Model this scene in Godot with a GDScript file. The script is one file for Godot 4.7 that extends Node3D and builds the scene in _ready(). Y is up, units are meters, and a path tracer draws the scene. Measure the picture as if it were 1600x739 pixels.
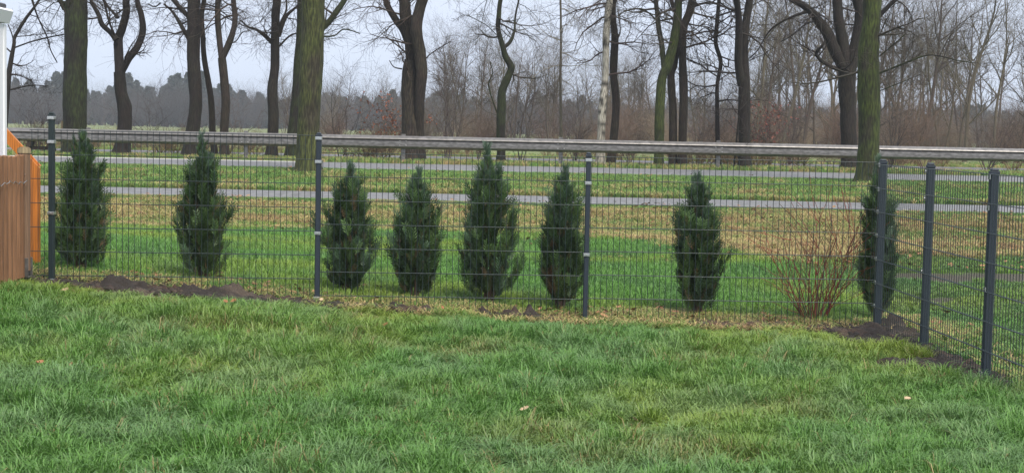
extends Node3D

var rng := RandomNumberGenerator.new()
var na := FastNoiseLite.new()
var nb := FastNoiseLite.new()
var taken := {}
var M := {}

class Buf:
	var v := PackedVector3Array()
	var n := PackedVector3Array()
	var c := PackedColorArray()
	var u := PackedVector2Array()
	var i := PackedInt32Array()
	func vert(p: Vector3, nn: Vector3, col: Color, uv := Vector2.ZERO) -> int:
		v.append(p); n.append(nn); c.append(col); u.append(uv)
		return v.size() - 1
	func tri(a: Vector3, b: Vector3, d: Vector3, col: Color) -> void:
		var nn := (d - a).cross(b - a).normalized()
		var k := v.size()
		v.append(a); v.append(b); v.append(d)
		for q in 3:
			n.append(nn); c.append(col); u.append(Vector2.ZERO); i.append(k + q)
	func quad(a: Vector3, b: Vector3, d: Vector3, e: Vector3, col: Color) -> void:
		var nn := (d - a).cross(b - a).normalized()
		var k := v.size()
		v.append(a); v.append(b); v.append(d); v.append(e)
		for q in 4:
			n.append(nn); c.append(col); u.append(Vector2.ZERO)
		for q in [0, 1, 2, 0, 2, 3]:
			i.append(k + q)
	func tube(pts: PackedVector3Array, rad: PackedFloat32Array, sides: int, col: Color) -> void:
		var m := pts.size()
		var t := (pts[1] - pts[0]).normalized()
		var side := t.cross(Vector3(0.31, 0.2, 0.93)).normalized()
		var k0 := v.size()
		var along := 0.0
		for k in m:
			if k > 0:
				along += pts[k].distance_to(pts[k - 1])
			t = (pts[mini(k + 1, m - 1)] - pts[maxi(k - 1, 0)]).normalized()
			side = (side - t * side.dot(t)).normalized()
			var up := t.cross(side)
			for s in sides:
				var a := TAU * s / sides
				var d := side * cos(a) + up * sin(a)
				v.append(pts[k] + d * rad[k]); n.append(d); c.append(col); u.append(Vector2(float(s) / sides, along))
			if k > 0:
				var b1 := k0 + k * sides
				var b0 := b1 - sides
				for s in sides:
					var s2 := (s + 1) % sides
					i.append(b0 + s); i.append(b1 + s); i.append(b1 + s2)
					i.append(b0 + s); i.append(b1 + s2); i.append(b0 + s2)
	func face_out(f: Array, away: Vector3, col: Color) -> void:
		var mid: Vector3 = (f[0] + f[1] + f[2]) / 3.0
		if (f[2] - f[0]).cross(f[1] - f[0]).dot(mid - away) < 0.0: f.reverse()
		if f.size() == 3: tri(f[0], f[1], f[2], col)
		else: quad(f[0], f[1], f[2], f[3], col)
	# a box with chamfered edges
	func box(at: Vector3, size: Vector3, bev: float, col: Color, turn := Basis.IDENTITY) -> void:
		var h := size * 0.5
		bev = minf(bev, minf(h.x, minf(h.y, h.z)) * 0.9)
		var P := []
		for sx in [-1, 1]:
			for sy in [-1, 1]:
				for sz in [-1, 1]:
					var q := Vector3(sx * h.x, sy * h.y, sz * h.z)
					P.append([at + turn * (q - Vector3(0, sy, sz) * bev), at + turn * (q - Vector3(sx, 0, sz) * bev), at + turn * (q - Vector3(sx, sy, 0) * bev)])
		# corner index: x*4 + y*2 + z
		for ax in 3:
			var e := [4, 2, 1]
			var a1: int = e[(ax + 1) % 3]
			var a2: int = e[(ax + 2) % 3]
			for s in 2:
				var o: int = e[ax] * s
				var f := [P[o][ax], P[o + a1][ax], P[o + a1 + a2][ax], P[o + a2][ax]]
				if s == 0: quad(f[0], f[1], f[2], f[3], col)
				else: quad(f[3], f[2], f[1], f[0], col)
		for ax in 3:
			var e := [4, 2, 1]
			var b1 := (ax + 1) % 3
			var b2 := (ax + 2) % 3
			for s1 in 2:
				for s2 in 2:
					var o: int = e[b1] * s1 + e[b2] * s2
					var q: int = o + e[ax]
					face_out([P[o][b1], P[o][b2], P[q][b2], P[q][b1]], at, col)
		for k in 8:
			face_out([P[k][0], P[k][1], P[k][2]], at, col)
	func mesh(m: Material) -> ArrayMesh:
		var a := []
		a.resize(Mesh.ARRAY_MAX)
		a[Mesh.ARRAY_VERTEX] = v; a[Mesh.ARRAY_NORMAL] = n; a[Mesh.ARRAY_COLOR] = c; a[Mesh.ARRAY_TEX_UV] = u; a[Mesh.ARRAY_INDEX] = i
		var am := ArrayMesh.new()
		am.add_surface_from_arrays(Mesh.PRIMITIVE_TRIANGLES, a)
		am.surface_set_material(0, m)
		return am

func numbered(called: String) -> String:
	if not taken.has(called):
		taken[called] = 0
		return called
	taken[called] += 1
	return "%s_%03d" % [called, taken[called]]

func thing(called: String, label: String, category: String, at := Vector3.ZERO, group := "") -> Node3D:
	var o := Node3D.new()
	o.name = numbered(called)
	add_child(o)
	o.position = at
	tag(o, label, category, group)
	return o

func tag(o: Node, label: String, category: String, group := "", kind := "") -> void:
	if label: o.set_meta("label", label)
	if category: o.set_meta("category", category)
	if group: o.set_meta("group", group)
	if kind: o.set_meta("kind", kind)

func part(called: String, mesh: Mesh, parent: Node, at := Vector3.ZERO) -> MeshInstance3D:
	var o := MeshInstance3D.new()
	o.name = called
	o.mesh = mesh
	o.position = at
	parent.add_child(o, true)
	return o

func solo(called: String, mesh: Mesh, kind := "") -> MeshInstance3D:
	var o := MeshInstance3D.new()
	o.name = numbered(called)
	o.mesh = mesh
	add_child(o)
	if kind: o.set_meta("kind", kind)
	return o

# ---------- materials ----------
func lin(r: float, g: float, b: float) -> Color:
	return Color(r, g, b).linear_to_srgb()

func noise_image(size: Vector2i, freq: float, oct: int, seed_: int, lo: float, hi: float, warm := 0.0, kind := FastNoiseLite.TYPE_SIMPLEX_SMOOTH) -> Image:
	var f := FastNoiseLite.new()
	f.seed = seed_; f.frequency = freq; f.fractal_octaves = oct; f.noise_type = kind
	var im := f.get_seamless_image(size.x, size.y)
	var out := Image.create(size.x, size.y, true, Image.FORMAT_RGB8)
	for y in size.y:
		for x in size.x:
			var g := lerpf(lo, hi, im.get_pixel(x, y).r)
			out.set_pixel(x, y, Color(g, g * (1.0 - warm * 0.5), g * (1.0 - warm)))
	return out

func tex(im: Image) -> ImageTexture:
	im.generate_mipmaps()
	return ImageTexture.create_from_image(im)

func mat(col: Color, rough: float, metal := 0.0, vc := false) -> StandardMaterial3D:
	var m := StandardMaterial3D.new()
	m.albedo_color = col
	m.roughness = rough
	m.metallic = metal
	m.vertex_color_use_as_albedo = vc
	return m

func materials() -> void:
	var speck := noise_image(Vector2i(512, 512), 0.05, 5, 3, 0.35, 1.25)
	var speck_n := noise_image(Vector2i(512, 512), 0.06, 5, 4, 0.0, 1.0)
	speck_n.bump_map_to_normal_map(3.0)
	var ts := tex(speck)
	var tn := tex(speck_n)
	var g := mat(Color.WHITE, 0.95, 0.0, true)
	g.albedo_texture = ts; g.uv1_triplanar = true; g.uv1_world_triplanar = true; g.uv1_scale = Vector3.ONE * 1.3
	g.normal_enabled = true; g.normal_texture = tn; g.normal_scale = 0.8
	M.ground = g
	var so := mat(Color.WHITE, 0.9, 0.0, true)
	so.albedo_texture = ts; so.uv1_triplanar = true; so.uv1_world_triplanar = true; so.uv1_scale = Vector3.ONE * 3.1
	so.normal_enabled = true; so.normal_texture = tn; so.normal_scale = 1.4
	M.soil = so
	# asphalt: dark binder with paler stones and worn patches
	var asp := mat(lin(0.20, 0.20, 0.205), 0.55)
	asp.albedo_texture = tex(noise_image(Vector2i(512, 512), 0.03, 5, 12, 0.65, 1.1)); asp.uv1_triplanar = true; asp.uv1_world_triplanar = true; asp.uv1_scale = Vector3.ONE * 0.31
	asp.normal_enabled = true; asp.normal_texture = tn; asp.normal_scale = 0.25
	M.asphalt = asp
	var asp2 := asp.duplicate()
	asp2.albedo_color = lin(0.13, 0.12, 0.125)
	M.asphalt_dark = asp2
	M.paint = mat(lin(0.6, 0.6, 0.58), 0.6)
	# bark: a noise stretched along the trunk
	var bi := noise_image(Vector2i(512, 128), 0.035, 5, 21, 0.35, 1.2)
	bi.resize(512, 512, Image.INTERPOLATE_CUBIC)
	var bn: Image = noise_image(Vector2i(512, 128), 0.035, 5, 21, 0.0, 1.0)
	bn.resize(512, 512, Image.INTERPOLATE_CUBIC)
	bn.bump_map_to_normal_map(6.0)
	var bk := mat(Color.WHITE, 0.92, 0.0, true)
	bk.albedo_texture = tex(bi); bk.normal_enabled = true; bk.normal_texture = tex(bn); bk.normal_scale = 1.0
	bk.uv1_scale = Vector3(2.0, 0.8, 1.0)
	M.bark = bk
	M.twig = mat(Color.WHITE, 0.9, 0.0, true)
	var gr := mat(Color.WHITE, 0.42, 0.0, true)
	gr.metallic_specular = 0.38
	gr.backlight_enabled = true; gr.backlight = Color(0.55, 0.6, 0.35)
	M.grass = gr
	var dry := mat(Color.WHITE, 0.75, 0.0, true)
	M.dry = dry
	var lf := mat(Color.WHITE, 0.55, 0.0, true)
	lf.backlight_enabled = true; lf.backlight = Color(0.25, 0.3, 0.2)
	M.needle = lf
	# powder coated steel
	var pc := mat(lin(0.017, 0.026, 0.040), 0.5)
	pc.metallic_specular = 0.5
	M.coat = pc
	var pg := pc.duplicate()
	pg.albedo_color = lin(0.012, 0.023, 0.027)
	M.coat_dark = pg
	var w := mat(lin(0.018, 0.030, 0.034), 0.34)
	M.wire = w
	M.steel = mat(lin(0.62, 0.63, 0.64), 0.28, 0.9)
	var galv := mat(lin(0.25, 0.24, 0.235), 0.42, 0.6)
	galv.albedo_texture = tex(noise_image(Vector2i(512, 256), 0.03, 5, 31, 0.68, 1.1)); galv.uv1_triplanar = true; galv.uv1_world_triplanar = true; galv.uv1_scale = Vector3(0.35, 1.6, 1.0)
	M.galv = galv
	# wood
	var wi := noise_image(Vector2i(512, 64), 0.04, 5, 41, 0.55, 1.1)
	wi.resize(512, 512, Image.INTERPOLATE_CUBIC)
	var tw := tex(wi)
	for e in [["wood", lin(0.24, 0.115, 0.055), 0.75], ["post_wood", lin(0.26, 0.155, 0.095), 0.8], ["orange", lin(0.72, 0.235, 0.035), 0.5], ["old_wood", lin(0.07, 0.05, 0.038), 0.9], ["pale_wood", lin(0.42, 0.33, 0.2), 0.85]]:
		var m := mat(e[1], e[2])
		m.albedo_texture = tw; m.uv1_triplanar = true; m.uv1_world_triplanar = true; m.uv1_scale = Vector3(9.0, 0.9, 9.0)
		M[e[0]] = m
	var wh := mat(lin(0.80, 0.81, 0.84), 0.45)
	M.white = wh
	M.roof = mat(lin(0.06, 0.06, 0.065), 0.7)

# ---------- the lie of the land ----------
func pl(x: float, p: Array) -> float:
	if x <= p[0][0]: return p[0][1]
	for k in range(1, p.size()):
		if x <= p[k][0]:
			return lerpf(p[k - 1][1], p[k][1], (x - p[k - 1][0]) / (p[k][0] - p[k - 1][0]))
	return p[p.size() - 1][1]

const SIDE := [[-4.3, 0.36], [-3.8, 0.285], [-1.62, 0.14], [0.63, 0.012], [3.0, -0.008], [7.0, -0.02]]
const FAR := [[21.5, 0.15], [23.0, 0.26], [25.1, 0.40], [27.8, 0.41], [28.6, 0.40], [31.5, 0.60], [33.2, 0.66], [38.7, 0.66], [39.5, 0.67], [43.0, 0.65], [50.0, 0.64], [60.0, 0.50], [100.0, 0.40], [400.0, 0.28], [1200.0, 0.2]]

func gh(x: float, d: float) -> float:
	var bump := na.get_noise_2d(x * 22.0, d * 22.0) * 0.009
	if d < 21.5:
		var b := pl(x, SIDE)
		if d > 13.2:
			b = lerpf(b, 0.15, smoothstep(13.2, 21.5, d))
		return b + bump
	if d > 24.8 and d < 28.2 or d > 32.8 and d < 39.0 or d > 42.5 and d < 50.5:
		bump = 0.0
	return pl(d, FAR) + bump

func fence_d(x: float) -> float:
	return 12.63 + (x + 3.8) / 6.93 * 0.37

func fence_x(d: float) -> float:
	return 3.135 + (13.0 - d) * 0.058

# bare soil turned over along the foot of the fence, 0..1
func soil(x: float, d: float) -> float:
	var n := nb.get_noise_2d(x * 90.0, d * 90.0) * 0.22 + na.get_noise_2d(x * 60.0 + 50.0, d * 60.0) * 0.16
	var best := 0.0
	if x > -4.0 and x < 3.5:
		var s := d - fence_d(x)
		var w := pl(x, [[-4.0, 0.05], [-3.7, 0.34], [-2.2, 0.36], [-1.9, 0.16], [-1.6, 0.30], [0.0, 0.16], [0.7, 0.16], [1.0, 0.10], [1.5, 0.25], [2.4, 0.20], [2.55, 0.2], [2.75, 0.4], [3.1, 0.7], [3.5, 0.8]])
		var back := pl(x, [[-4.0, 0.25], [-2.1, 0.3], [-1.8, 0.05], [0.0, 0.08], [2.7, 0.08], [3.1, 0.25], [3.4, 0.4]])
		best = smoothstep(-0.06, 0.06, minf(s + w, back - s) + n * 0.9)
		if x > -1.7 and x < 2.6: best *= smoothstep(-0.22, 0.05, nb.get_noise_2d(x * 55.0 + 7.0, d * 80.0) + 0.08)
	var e := fence_x(d) - x
	if d < 13.1 and d > 7.5:
		var w2 := pl(d, [[9.0, 0.05], [9.8, 0.08], [10.2, 0.35], [10.7, 0.72], [11.0, 0.45], [11.25, 0.1], [11.5, 0.2], [11.9, 0.6], [13.0, 0.5]])
		best = maxf(best, smoothstep(-0.06, 0.06, minf(e + 0.12, w2 - e) + n * 0.7))
	return best

# how much of the ground is dry straw, 0..1
func straw(x: float, d: float) -> float:
	var n := nb.get_noise_2d(x * 30.0, d * 55.0)
	var n2 := na.get_noise_2d(x * 25.0 + 300.0, d * 25.0)
	if d < 21.0:
		var s := d - fence_d(minf(x, 3.3))
		var foot := smoothstep(0.75, 0.3, s + n * 0.7) * smoothstep(-0.05, 0.12, s)
		if x > 3.4: foot = smoothstep(0.9, 0.4, x - fence_x(d) + n * 0.4) * 0.8
		var near := pl(x, [[0.6, 21.3], [3.2, 18.2], [6.0, 19.5], [9.0, 20.0]])
		return maxf(foot * 0.7, smoothstep(near - 0.3, near + 0.5, d + n * 1.2))
	if d < 25.3:
		return clampf(0.68 + n * 0.9 - smoothstep(24.4, 25.1, d) * 0.5, 0.0, 1.0)
	if d < 33.5:
		return clampf(0.14 + n * 0.8 + n2 * 0.5 + smoothstep(29.2, 28.0, d) * 0.25 - smoothstep(30.0, 33.0, d) * 0.35, 0.0, 0.85)
	if d < 56.0:
		return clampf(0.35 + n, 0.0, 1.0)
	return clampf(0.15 + n * 0.4, 0.0, 0.5)

# trodden mud in the field right of the corner
func mud(x: float, d: float) -> float:
	var n := nb.get_noise_2d(x * 45.0, d * 60.0)
	var a := smoothstep(0.75, 0.25, absf(d - 17.1 - sin(x * 1.3) * 0.15) / 1.0 + n * 0.9) * smoothstep(3.2, 4.4, x)
	var b := smoothstep(0.7, 0.2, Vector2((x - 4.9) / 1.6, (d - 15.2) / 0.5).length() + n)
	var c := smoothstep(0.5, 0.1, Vector2((x - 3.6) / 0.9, (d - 19.2) / 0.45).length() + n * 0.8)
	return clampf(maxf(a, maxf(b, c)), 0.0, 1.0)

func ground_color(x: float, d: float) -> Color:
	var n := na.get_noise_2d(x * 18.0, d * 18.0) * 0.5 + 0.5
	var c := Color(0.062, 0.088, 0.026).lerp(Color(0.10, 0.115, 0.035), n)
	if d > fence_d(minf(x, 3.2)): c = Color(0.075, 0.16, 0.032).lerp(Color(0.10, 0.17, 0.04), n)
	if d > 50.0: c = Color(0.15, 0.21, 0.07).lerp(Color(0.20, 0.23, 0.09), n)
	var st := straw(x, d) if d > fence_d(minf(x, 3.2)) or x > 3.4 else 0.0
	c = c.lerp(Color(0.26, 0.185, 0.09).lerp(Color(0.16, 0.10, 0.055), clampf(nb.get_noise_2d(x * 80.0, d * 120.0) * 1.4 + 0.3, 0, 1)), st * 0.9)
	c = c.lerp(Color(0.065, 0.048, 0.038), maxf(soil(x, d), mud(x, d) * 0.9))
	return c * 1.25
const TREES := [
	["bare_tree","thin bare tree at the far left edge, branching beside the white shed",-13.83,41.5,"dark",[[[0.00,-0.08,0.00,0.121],[0.05,0.66,-0.01,0.095],[0.18,2.13,-0.01,0.069],[0.32,2.90,0.01,0.052],[0.35,3.16,-0.02,0.043],[0.63,3.62,0.00,0.043],[0.92,4.02,-0.01,0.035],[1.08,4.31,-0.02,0.035],[1.27,4.86,-0.16,0.021],[1.38,5.41,-0.37,0.008]],
		[[0.34,2.86,0.00,0.026],[0.75,3.04,-0.15,0.019],[1.18,3.17,-0.26,0.019],[1.66,3.30,-0.49,0.013]],
		[[0.02,1.66,0.00,0.026],[0.40,1.79,-0.08,0.019],[0.83,1.87,-0.14,0.016],[1.18,1.85,-0.25,0.010]],
		[[0.80,4.20,0.00,0.032],[0.97,3.68,0.00,0.019],[1.18,3.17,-0.13,0.019],[1.28,2.83,-0.09,0.016],[1.44,2.49,-0.17,0.013]],
		[[0.32,3.04,0.00,0.019],[0.22,3.27,-0.11,0.016],[0.11,3.49,-0.16,0.013]]]],
	["oak_tree","thick straight mossy oak trunk nearest the left fence post",-11.72,41.0,"mossdark",[[[0.00,-0.08,0.00,0.393],[-0.00,0.23,0.01,0.325],[-0.02,0.88,-0.01,0.307],[-0.02,2.06,0.00,0.307],[0.02,3.08,0.01,0.307],[0.03,4.09,-0.01,0.299],[0.07,5.17,-0.23,0.246],[-0.12,6.21,-0.52,0.192],[-0.18,7.28,-0.77,0.139],[-0.30,8.36,-0.94,0.085],[-0.41,9.43,-1.15,0.032]],
		[[-0.27,3.88,0.00,0.077],[-0.34,4.05,0.06,0.068],[-0.48,4.28,0.08,0.060],[-0.67,4.85,0.12,0.037],[-0.69,5.44,0.22,0.014]]]],
	["oak_tree","forked bare oak with a long curved right limb, left part of the row",-10.56,41.2,"dark",[[[0.00,-0.08,0.00,0.309],[0.05,0.22,-0.01,0.223],[0.12,0.82,0.02,0.180],[0.10,1.33,-0.02,0.180],[0.01,1.75,-0.00,0.154],[-0.02,2.26,0.01,0.154]],
		[[-0.02,2.23,0.00,0.146],[-0.08,2.77,-0.15,0.129],[-0.13,3.16,-0.31,0.112],[-0.03,3.45,-0.33,0.103],[0.04,3.88,-0.44,0.094],[0.01,4.30,-0.58,0.086],[0.15,5.34,-0.91,0.067],[0.36,6.40,-1.12,0.049],[0.55,7.47,-1.29,0.030],[0.84,8.53,-1.24,0.011]],
		[[-0.01,2.20,0.00,0.112],[0.22,2.61,0.01,0.094],[0.44,2.95,-0.06,0.094],[0.59,3.38,-0.01,0.086],[0.54,3.80,-0.02,0.077],[0.43,4.27,0.00,0.069],[0.45,5.37,-0.07,0.054],[0.40,6.47,-0.04,0.039],[0.14,7.54,-0.04,0.024],[-0.19,8.57,-0.19,0.009]],
		[[-0.11,3.11,0.00,0.086],[-0.26,3.28,-0.05,0.069],[-0.56,3.53,-0.25,0.069],[-0.69,3.81,-0.35,0.060],[-0.88,4.08,-0.45,0.052],[-0.98,4.28,-0.49,0.032],[-1.28,4.79,-0.56,0.020],[-1.48,5.36,-0.52,0.007]],
		[[-0.13,3.18,0.00,0.032],[-0.27,3.58,0.14,0.029],[-0.37,4.04,0.21,0.026],[-0.47,4.29,0.29,0.026],[-0.65,4.81,0.51,0.016],[-0.66,5.41,0.60,0.006]],
		[[-0.06,3.70,0.00,0.052],[-0.27,3.89,-0.10,0.032],[-0.44,4.09,-0.16,0.032],[-0.51,4.29,-0.20,0.026],[-0.61,4.86,-0.32,0.016],[-0.81,5.42,-0.43,0.006]]]],
	["oak_tree","dark upright oak with two limbs rising to the left",-8.68,41.0,"dark",[[[0.00,-0.08,0.00,0.239],[0.05,0.29,-0.01,0.188],[0.15,1.11,0.00,0.162],[0.19,1.62,0.02,0.171],[0.14,2.30,0.01,0.171],[0.12,3.14,0.00,0.162],[0.13,4.32,0.00,0.154],[0.23,5.40,-0.21,0.126],[0.50,6.46,-0.24,0.099],[0.87,7.49,-0.14,0.071],[1.09,8.57,-0.11,0.044],[1.07,9.67,-0.02,0.016]],
		[[0.05,3.68,0.00,0.077],[-0.18,3.89,-0.15,0.068],[-0.43,4.14,-0.26,0.060],[-0.57,4.31,-0.34,0.051],[-0.85,4.77,-0.60,0.032],[-1.15,5.22,-0.86,0.012]],
		[[0.03,3.11,0.00,0.068],[-0.17,3.39,-0.12,0.060],[-0.29,3.57,-0.23,0.051],[-0.51,3.89,-0.27,0.032],[-0.77,4.10,-0.40,0.026]],
		[[-0.77,4.10,0.00,0.019],[-0.94,4.00,-0.08,0.016],[-1.14,4.08,-0.13,0.013]]]],
	["slender_tree","slender leaning trunk just right of the dark upright oak",-8.21,42.3,"brown",[[[0.00,-0.08,0.00,0.106],[-0.09,0.69,-0.01,0.088],[-0.15,1.65,-0.02,0.079],[-0.33,2.70,0.01,0.079],[-0.37,3.30,0.02,0.070],[-0.41,3.91,-0.00,0.062],[-0.35,4.43,-0.00,0.062],[-0.48,5.51,-0.19,0.048],[-0.65,6.57,-0.44,0.035],[-0.62,7.61,-0.77,0.021],[-0.82,8.69,-0.85,0.008]]]],
	["oak_tree","smooth brown tree forking into a narrow Y",-7.78,41.3,"brown",[[[0.00,-0.08,0.00,0.146],[-0.01,0.79,0.00,0.112],[0.02,1.64,-0.01,0.112],[-0.09,2.70,0.00,0.103]],
		[[-0.09,2.66,0.00,0.086],[-0.19,3.17,-0.19,0.077],[-0.27,3.68,-0.34,0.077],[-0.32,4.36,-0.61,0.069],[-0.27,5.38,-1.02,0.054],[-0.30,6.38,-1.46,0.039],[-0.19,7.43,-1.79,0.024],[0.01,8.46,-2.11,0.009]],
		[[-0.09,2.66,0.00,0.086],[0.08,3.09,-0.07,0.086],[0.20,3.52,-0.15,0.077],[0.21,3.86,-0.24,0.077],[0.14,4.37,-0.36,0.069],[0.21,5.46,-0.42,0.054],[0.12,6.56,-0.46,0.039],[-0.01,7.62,-0.69,0.024],[-0.31,8.65,-0.95,0.009]],
		[[0.10,3.09,0.00,0.019],[0.28,3.15,-0.02,0.016],[0.45,3.39,-0.05,0.014],[0.66,3.44,-0.14,0.010]]]],
	["oak_tree","dark oak with crooked side limbs left of the big roadside trunk",-6.54,41.4,"dark",[[[0.00,-0.08,0.00,0.224],[0.03,0.33,0.02,0.155],[0.06,1.16,0.02,0.138],[0.02,1.84,0.02,0.129],[0.08,2.53,-0.01,0.121],[0.07,3.21,-0.01,0.121],[0.08,3.89,-0.01,0.112],[0.11,4.40,-0.01,0.103],[-0.01,5.49,0.05,0.085],[0.11,6.57,0.25,0.067],[0.19,7.64,0.46,0.048],[0.38,8.72,0.46,0.030],[0.59,9.79,0.62,0.011]],
		[[-0.01,3.14,0.00,0.060],[-0.22,3.34,0.09,0.052],[-0.43,3.47,0.12,0.032],[-0.63,3.53,0.14,0.026],[-0.81,3.70,0.25,0.019]],
		[[0.17,3.30,0.00,0.060],[0.34,3.81,-0.04,0.052],[0.59,4.07,-0.08,0.032],[0.90,4.35,-0.19,0.026],[1.20,4.87,-0.18,0.016],[1.47,5.40,-0.26,0.006]],
		[[0.16,3.01,0.00,0.032],[0.43,3.32,-0.16,0.026],[0.64,3.39,-0.15,0.019],[0.86,3.31,-0.23,0.013]],
		[[0.12,3.47,0.00,0.032],[0.25,3.76,-0.06,0.026],[0.35,4.03,-0.13,0.026],[0.32,4.37,-0.25,0.019],[0.23,4.95,-0.40,0.012],[0.07,5.49,-0.61,0.004]]]],
	["oak_tree","dark mossy oak half hidden behind the big roadside trunk",-6.00,41.6,"mossdark",[[[0.00,-0.08,0.00,0.225],[0.06,0.83,0.02,0.182],[0.12,1.69,0.01,0.156],[0.18,2.55,0.00,0.156],[0.24,3.41,0.02,0.156],[0.26,4.43,-0.00,0.147],[0.48,5.50,0.14,0.121],[0.49,6.60,0.13,0.095],[0.39,7.69,0.02,0.068],[0.36,8.77,-0.17,0.042],[0.30,9.83,-0.46,0.016]]]],
	["roadside_oak","big grey green trunk on the verge in front of the guard rail, left of centre",-4.21,31.5,"mossgrey",[[[0.00,-0.08,0.00,0.302],[-0.00,0.19,0.02,0.243],[0.00,0.95,-0.01,0.236],[0.02,1.73,-0.00,0.236],[0.05,2.51,0.00,0.236],[0.06,3.67,0.02,0.230],[0.03,4.75,0.23,0.189],[0.00,5.84,0.40,0.148],[-0.00,6.94,0.33,0.107],[-0.04,8.02,0.13,0.066],[-0.28,9.09,0.11,0.025]],
		[[0.19,2.94,0.00,0.059],[0.38,3.14,-0.08,0.059],[0.53,3.36,-0.12,0.059],[0.69,3.64,-0.22,0.053],[0.83,4.20,-0.36,0.032],[0.95,4.79,-0.38,0.012]],
		[[0.25,2.83,0.00,0.020],[0.50,2.86,-0.07,0.015],[0.68,3.00,-0.18,0.015],[1.00,2.92,-0.28,0.010]]]],
	["oak_tree","massive double oak with fused stems in the middle left",-2.78,41.2,"brown",[[[0.00,-0.08,0.00,0.378],[0.03,0.24,0.01,0.266],[0.02,0.98,0.00,0.249],[-0.01,1.57,0.00,0.240],[-0.04,2.25,0.01,0.232],[0.02,2.73,0.02,0.215]],
		[[-0.01,3.02,0.00,0.120],[-0.23,3.52,-0.01,0.112],[-0.45,3.82,-0.04,0.094],[-0.65,4.14,-0.06,0.086],[-0.75,4.44,-0.05,0.077],[-1.03,5.51,-0.03,0.060],[-1.24,6.56,0.19,0.044],[-1.28,7.61,0.52,0.027],[-1.11,8.69,0.67,0.010]],
		[[0.02,2.68,0.00,0.206],[-0.04,3.36,0.07,0.172],[-0.17,3.91,0.09,0.163],[-0.24,4.45,0.05,0.154],[-0.55,5.51,-0.04,0.127],[-0.96,6.51,-0.21,0.099],[-1.44,7.50,-0.27,0.072],[-1.67,8.57,-0.16,0.044],[-1.99,9.61,0.01,0.017]],
		[[0.29,-0.08,0.00,0.189],[0.24,0.81,0.08,0.146],[0.25,1.58,0.25,0.146],[0.30,2.40,0.36,0.154],[0.24,2.94,0.36,0.163],[0.15,3.53,0.51,0.154],[0.21,3.95,0.51,0.146],[0.37,4.46,0.59,0.137],[0.83,5.43,0.84,0.113],[1.00,6.50,1.02,0.088],[1.13,7.59,1.09,0.064],[1.08,8.69,1.06,0.039],[1.15,9.77,0.84,0.015]],
		[[0.30,2.69,0.00,0.019],[0.50,2.91,0.01,0.015],[0.80,3.12,-0.02,0.013],[1.06,3.26,0.03,0.010]],
		[[-0.25,2.50,0.00,0.019],[-0.47,2.55,0.02,0.014],[-0.59,2.72,0.00,0.012]]]],
	["oak_tree","sinuous mossy trunk with an S bend in the middle of the row",-0.32,41.3,"mossdark",[[[0.00,-0.08,0.00,0.129],[-0.04,0.94,0.02,0.120],[-0.03,1.54,0.01,0.112],[-0.02,1.97,0.02,0.103],[0.16,2.43,-0.02,0.095],[0.20,2.62,-0.01,0.095],[0.04,2.91,-0.02,0.086],[-0.03,3.16,0.01,0.077],[-0.16,3.58,-0.01,0.069],[-0.16,3.92,-0.01,0.069],[-0.09,4.51,-0.00,0.060],[0.22,5.56,0.16,0.047],[0.32,6.65,0.13,0.034],[0.59,7.72,0.14,0.021],[0.87,8.77,-0.03,0.008]],
		[[0.01,3.13,0.00,0.052],[0.17,3.30,-0.07,0.052],[0.27,3.59,-0.20,0.032],[0.29,4.01,-0.39,0.032],[0.39,4.52,-0.49,0.026],[0.50,5.11,-0.49,0.016],[0.46,5.71,-0.40,0.006]],
		[[-0.21,3.46,0.00,0.015],[-0.45,3.69,-0.08,0.013],[-0.74,3.86,-0.24,0.012],[-1.00,3.99,-0.35,0.009]],
		[[-0.06,1.20,0.00,0.026],[-0.24,1.62,0.06,0.019],[-0.39,2.13,0.02,0.019],[-0.29,2.44,0.02,0.013],[-0.36,2.73,0.07,0.010]]]],
	["birch_sapling","very thin pale sapling left of the white birch",1.36,44.0,"pale",[[[0.00,-0.08,0.00,0.055],[-0.02,0.98,-0.01,0.046],[-0.07,2.43,-0.02,0.041],[-0.08,3.52,-0.01,0.033],[-0.13,4.78,-0.02,0.028],[-0.23,5.37,-0.07,0.017],[-0.36,5.96,-0.04,0.006]]]],
	["birch_tree","white barked birch with dark bands",2.34,41.4,"birch",[[[0.00,-0.08,0.00,0.138],[0.01,0.91,-0.01,0.112],[0.03,1.68,0.00,0.103],[0.08,2.45,-0.01,0.095],[0.07,3.39,-0.01,0.095],[0.11,4.07,-0.02,0.086],[0.13,4.58,-0.01,0.086],[-0.11,5.65,0.12,0.067],[-0.25,6.74,0.07,0.049],[-0.36,7.82,0.23,0.030],[-0.61,8.87,0.47,0.011]]]],
	["oak_tree","brown slim oak right behind the white birch",2.63,41.9,"brown",[[[0.00,-0.08,0.00,0.131],[0.09,0.74,-0.00,0.105],[0.13,1.70,-0.00,0.105],[0.04,2.56,0.01,0.105],[0.05,3.43,-0.00,0.105],[-0.02,4.11,0.00,0.087],[0.01,4.63,0.01,0.087],[0.30,5.69,-0.06,0.068],[0.66,6.73,-0.01,0.049],[0.98,7.78,-0.02,0.030],[1.15,8.85,-0.21,0.011]],
		[[0.11,3.43,0.00,0.020],[0.20,3.69,-0.12,0.017],[0.16,4.03,-0.16,0.016],[0.12,4.29,-0.29,0.013]]]],
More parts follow.
